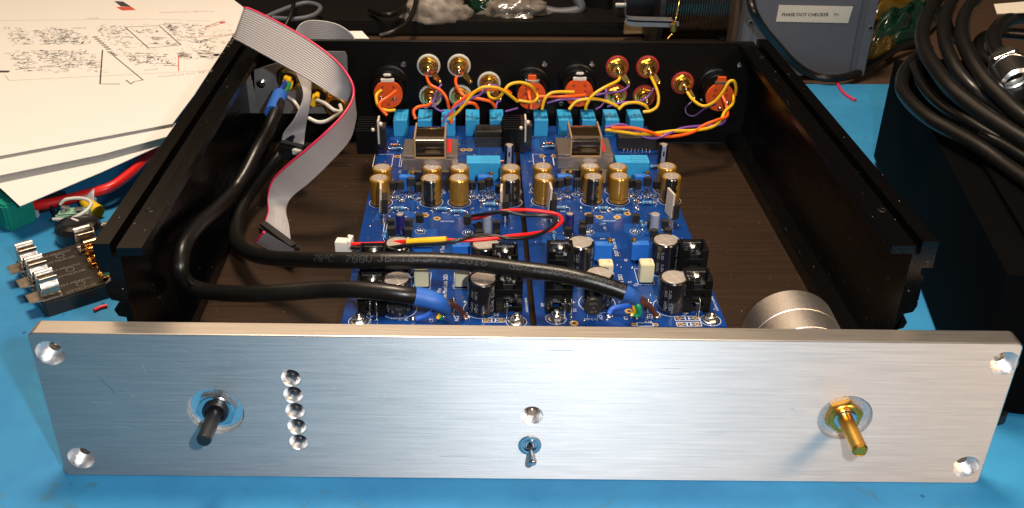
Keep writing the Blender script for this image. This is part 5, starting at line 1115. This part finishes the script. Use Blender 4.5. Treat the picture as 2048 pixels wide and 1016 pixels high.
tag(MB().lathe([(0, 0), (30, 0), (31, 3), (31, 90), (27, 96), (0, 96)], 32, (gz(1212, 44, 0).x, gz(1212, 44, 0).y+34, 0)).build('dark_bottle', 'dark_tray'), 'dark round container left of the wire spool', 'container')
tag(MB().tube([gy(1085, 20, 760), gy(1120, 26, 755), gy(1160, 18, 755), gy(1150, -10, 760)], 6, 12).build('grey_tube', 'grey_case'), 'dull grey tube end between bags and container', 'tube')
tag(MB().box(gz(1262, 74, 4)+Vector((4, 10, 8)), (22, 4, 14), 0, 0.5, rz=.1).build('tan_block', 'kapton'), 'small tan block beneath the wire guide', 'block')
tag(MB().tube(Z3((520, 40, 20), (560, 22, 24), (610, 6, 28), (640, 14, 26), (628, 30, 22), (590, 38, 20), (545, 36, 20)), 2.6, 10).build('loop_cable', 'grey_case'), 'thin grey cable loop behind the ribbon cable', 'cable')
tag(MB().tube(Z3((590, -30, 40), (585, 20, 30), (572, 50, 20), (565, 75, 10)), 2.2, 10).build('thin_cable', 'jacket'), 'thin black cable hanging behind the ribbon fold', 'cable')
tag(MB().tube(Z3((835, -20, 40), (830, 15, 30), (815, 45, 22), (790, 62, 18), (760, 72, 14)), 3.0, 10).tube(Z3((740, 20, 20), (770, 30, 24), (800, 20, 26), (825, -10, 30)), 3.0, 10).build('dark_cable', 'jacket'), 'dark cable draped over the left of the clear bag', 'cable')
def slab(us, z, h, m, name, label, seed):
    P_ = [gz(u, v, z) for u, v in us]; cx = sum(P_, Vector())/len(P_)
    b = bmesh.new(); bmesh.ops.create_grid(b, x_segments=40, y_segments=30, size=1.0)
    from mathutils import noise
    for v in b.verts:
        s, t = (v.co.x+1)/2, (v.co.y+1)/2; p = P_[0].lerp(P_[1], s).lerp(P_[3].lerp(P_[2], s), t)
        e = min(s, 1-s, t, 1-t)*4; v.co = p+Vector((0, 0, h*min(1, e)**0.5*(1+0.8*noise.noise(Vector((s*5+seed, t*9, 0))))))
    r_ = bmesh.ops.extrude_face_region(b, geom=list(b.faces)); 
    for g in r_['geom']:
        if isinstance(g, bmesh.types.BMVert): g.co.z = z-1
    return tag(MB().bm(b, 0, True).build(name, m), label, 'bag')
slab([(1738, 100), (1830, 88), (1905, 20), (1752, 52)], 4, 22, 'gbag', 'plastic_bag', 'glossy green plastic bag right of the grey instrument case', 2)
slab([(1745, 40), (1900, 25), (1930, -60), (1760, -60)], 10, 26, 'ybag', 'plastic_bag', 'glossy yellow plastic bag at the top right behind the cables', 6)
slab([(1732, 118), (1780, 112), (1800, 84), (1740, 92)], 3, 10, 'ybag', 'plastic_bag', 'small amber bag corner beside the foot of the grey case', 8)
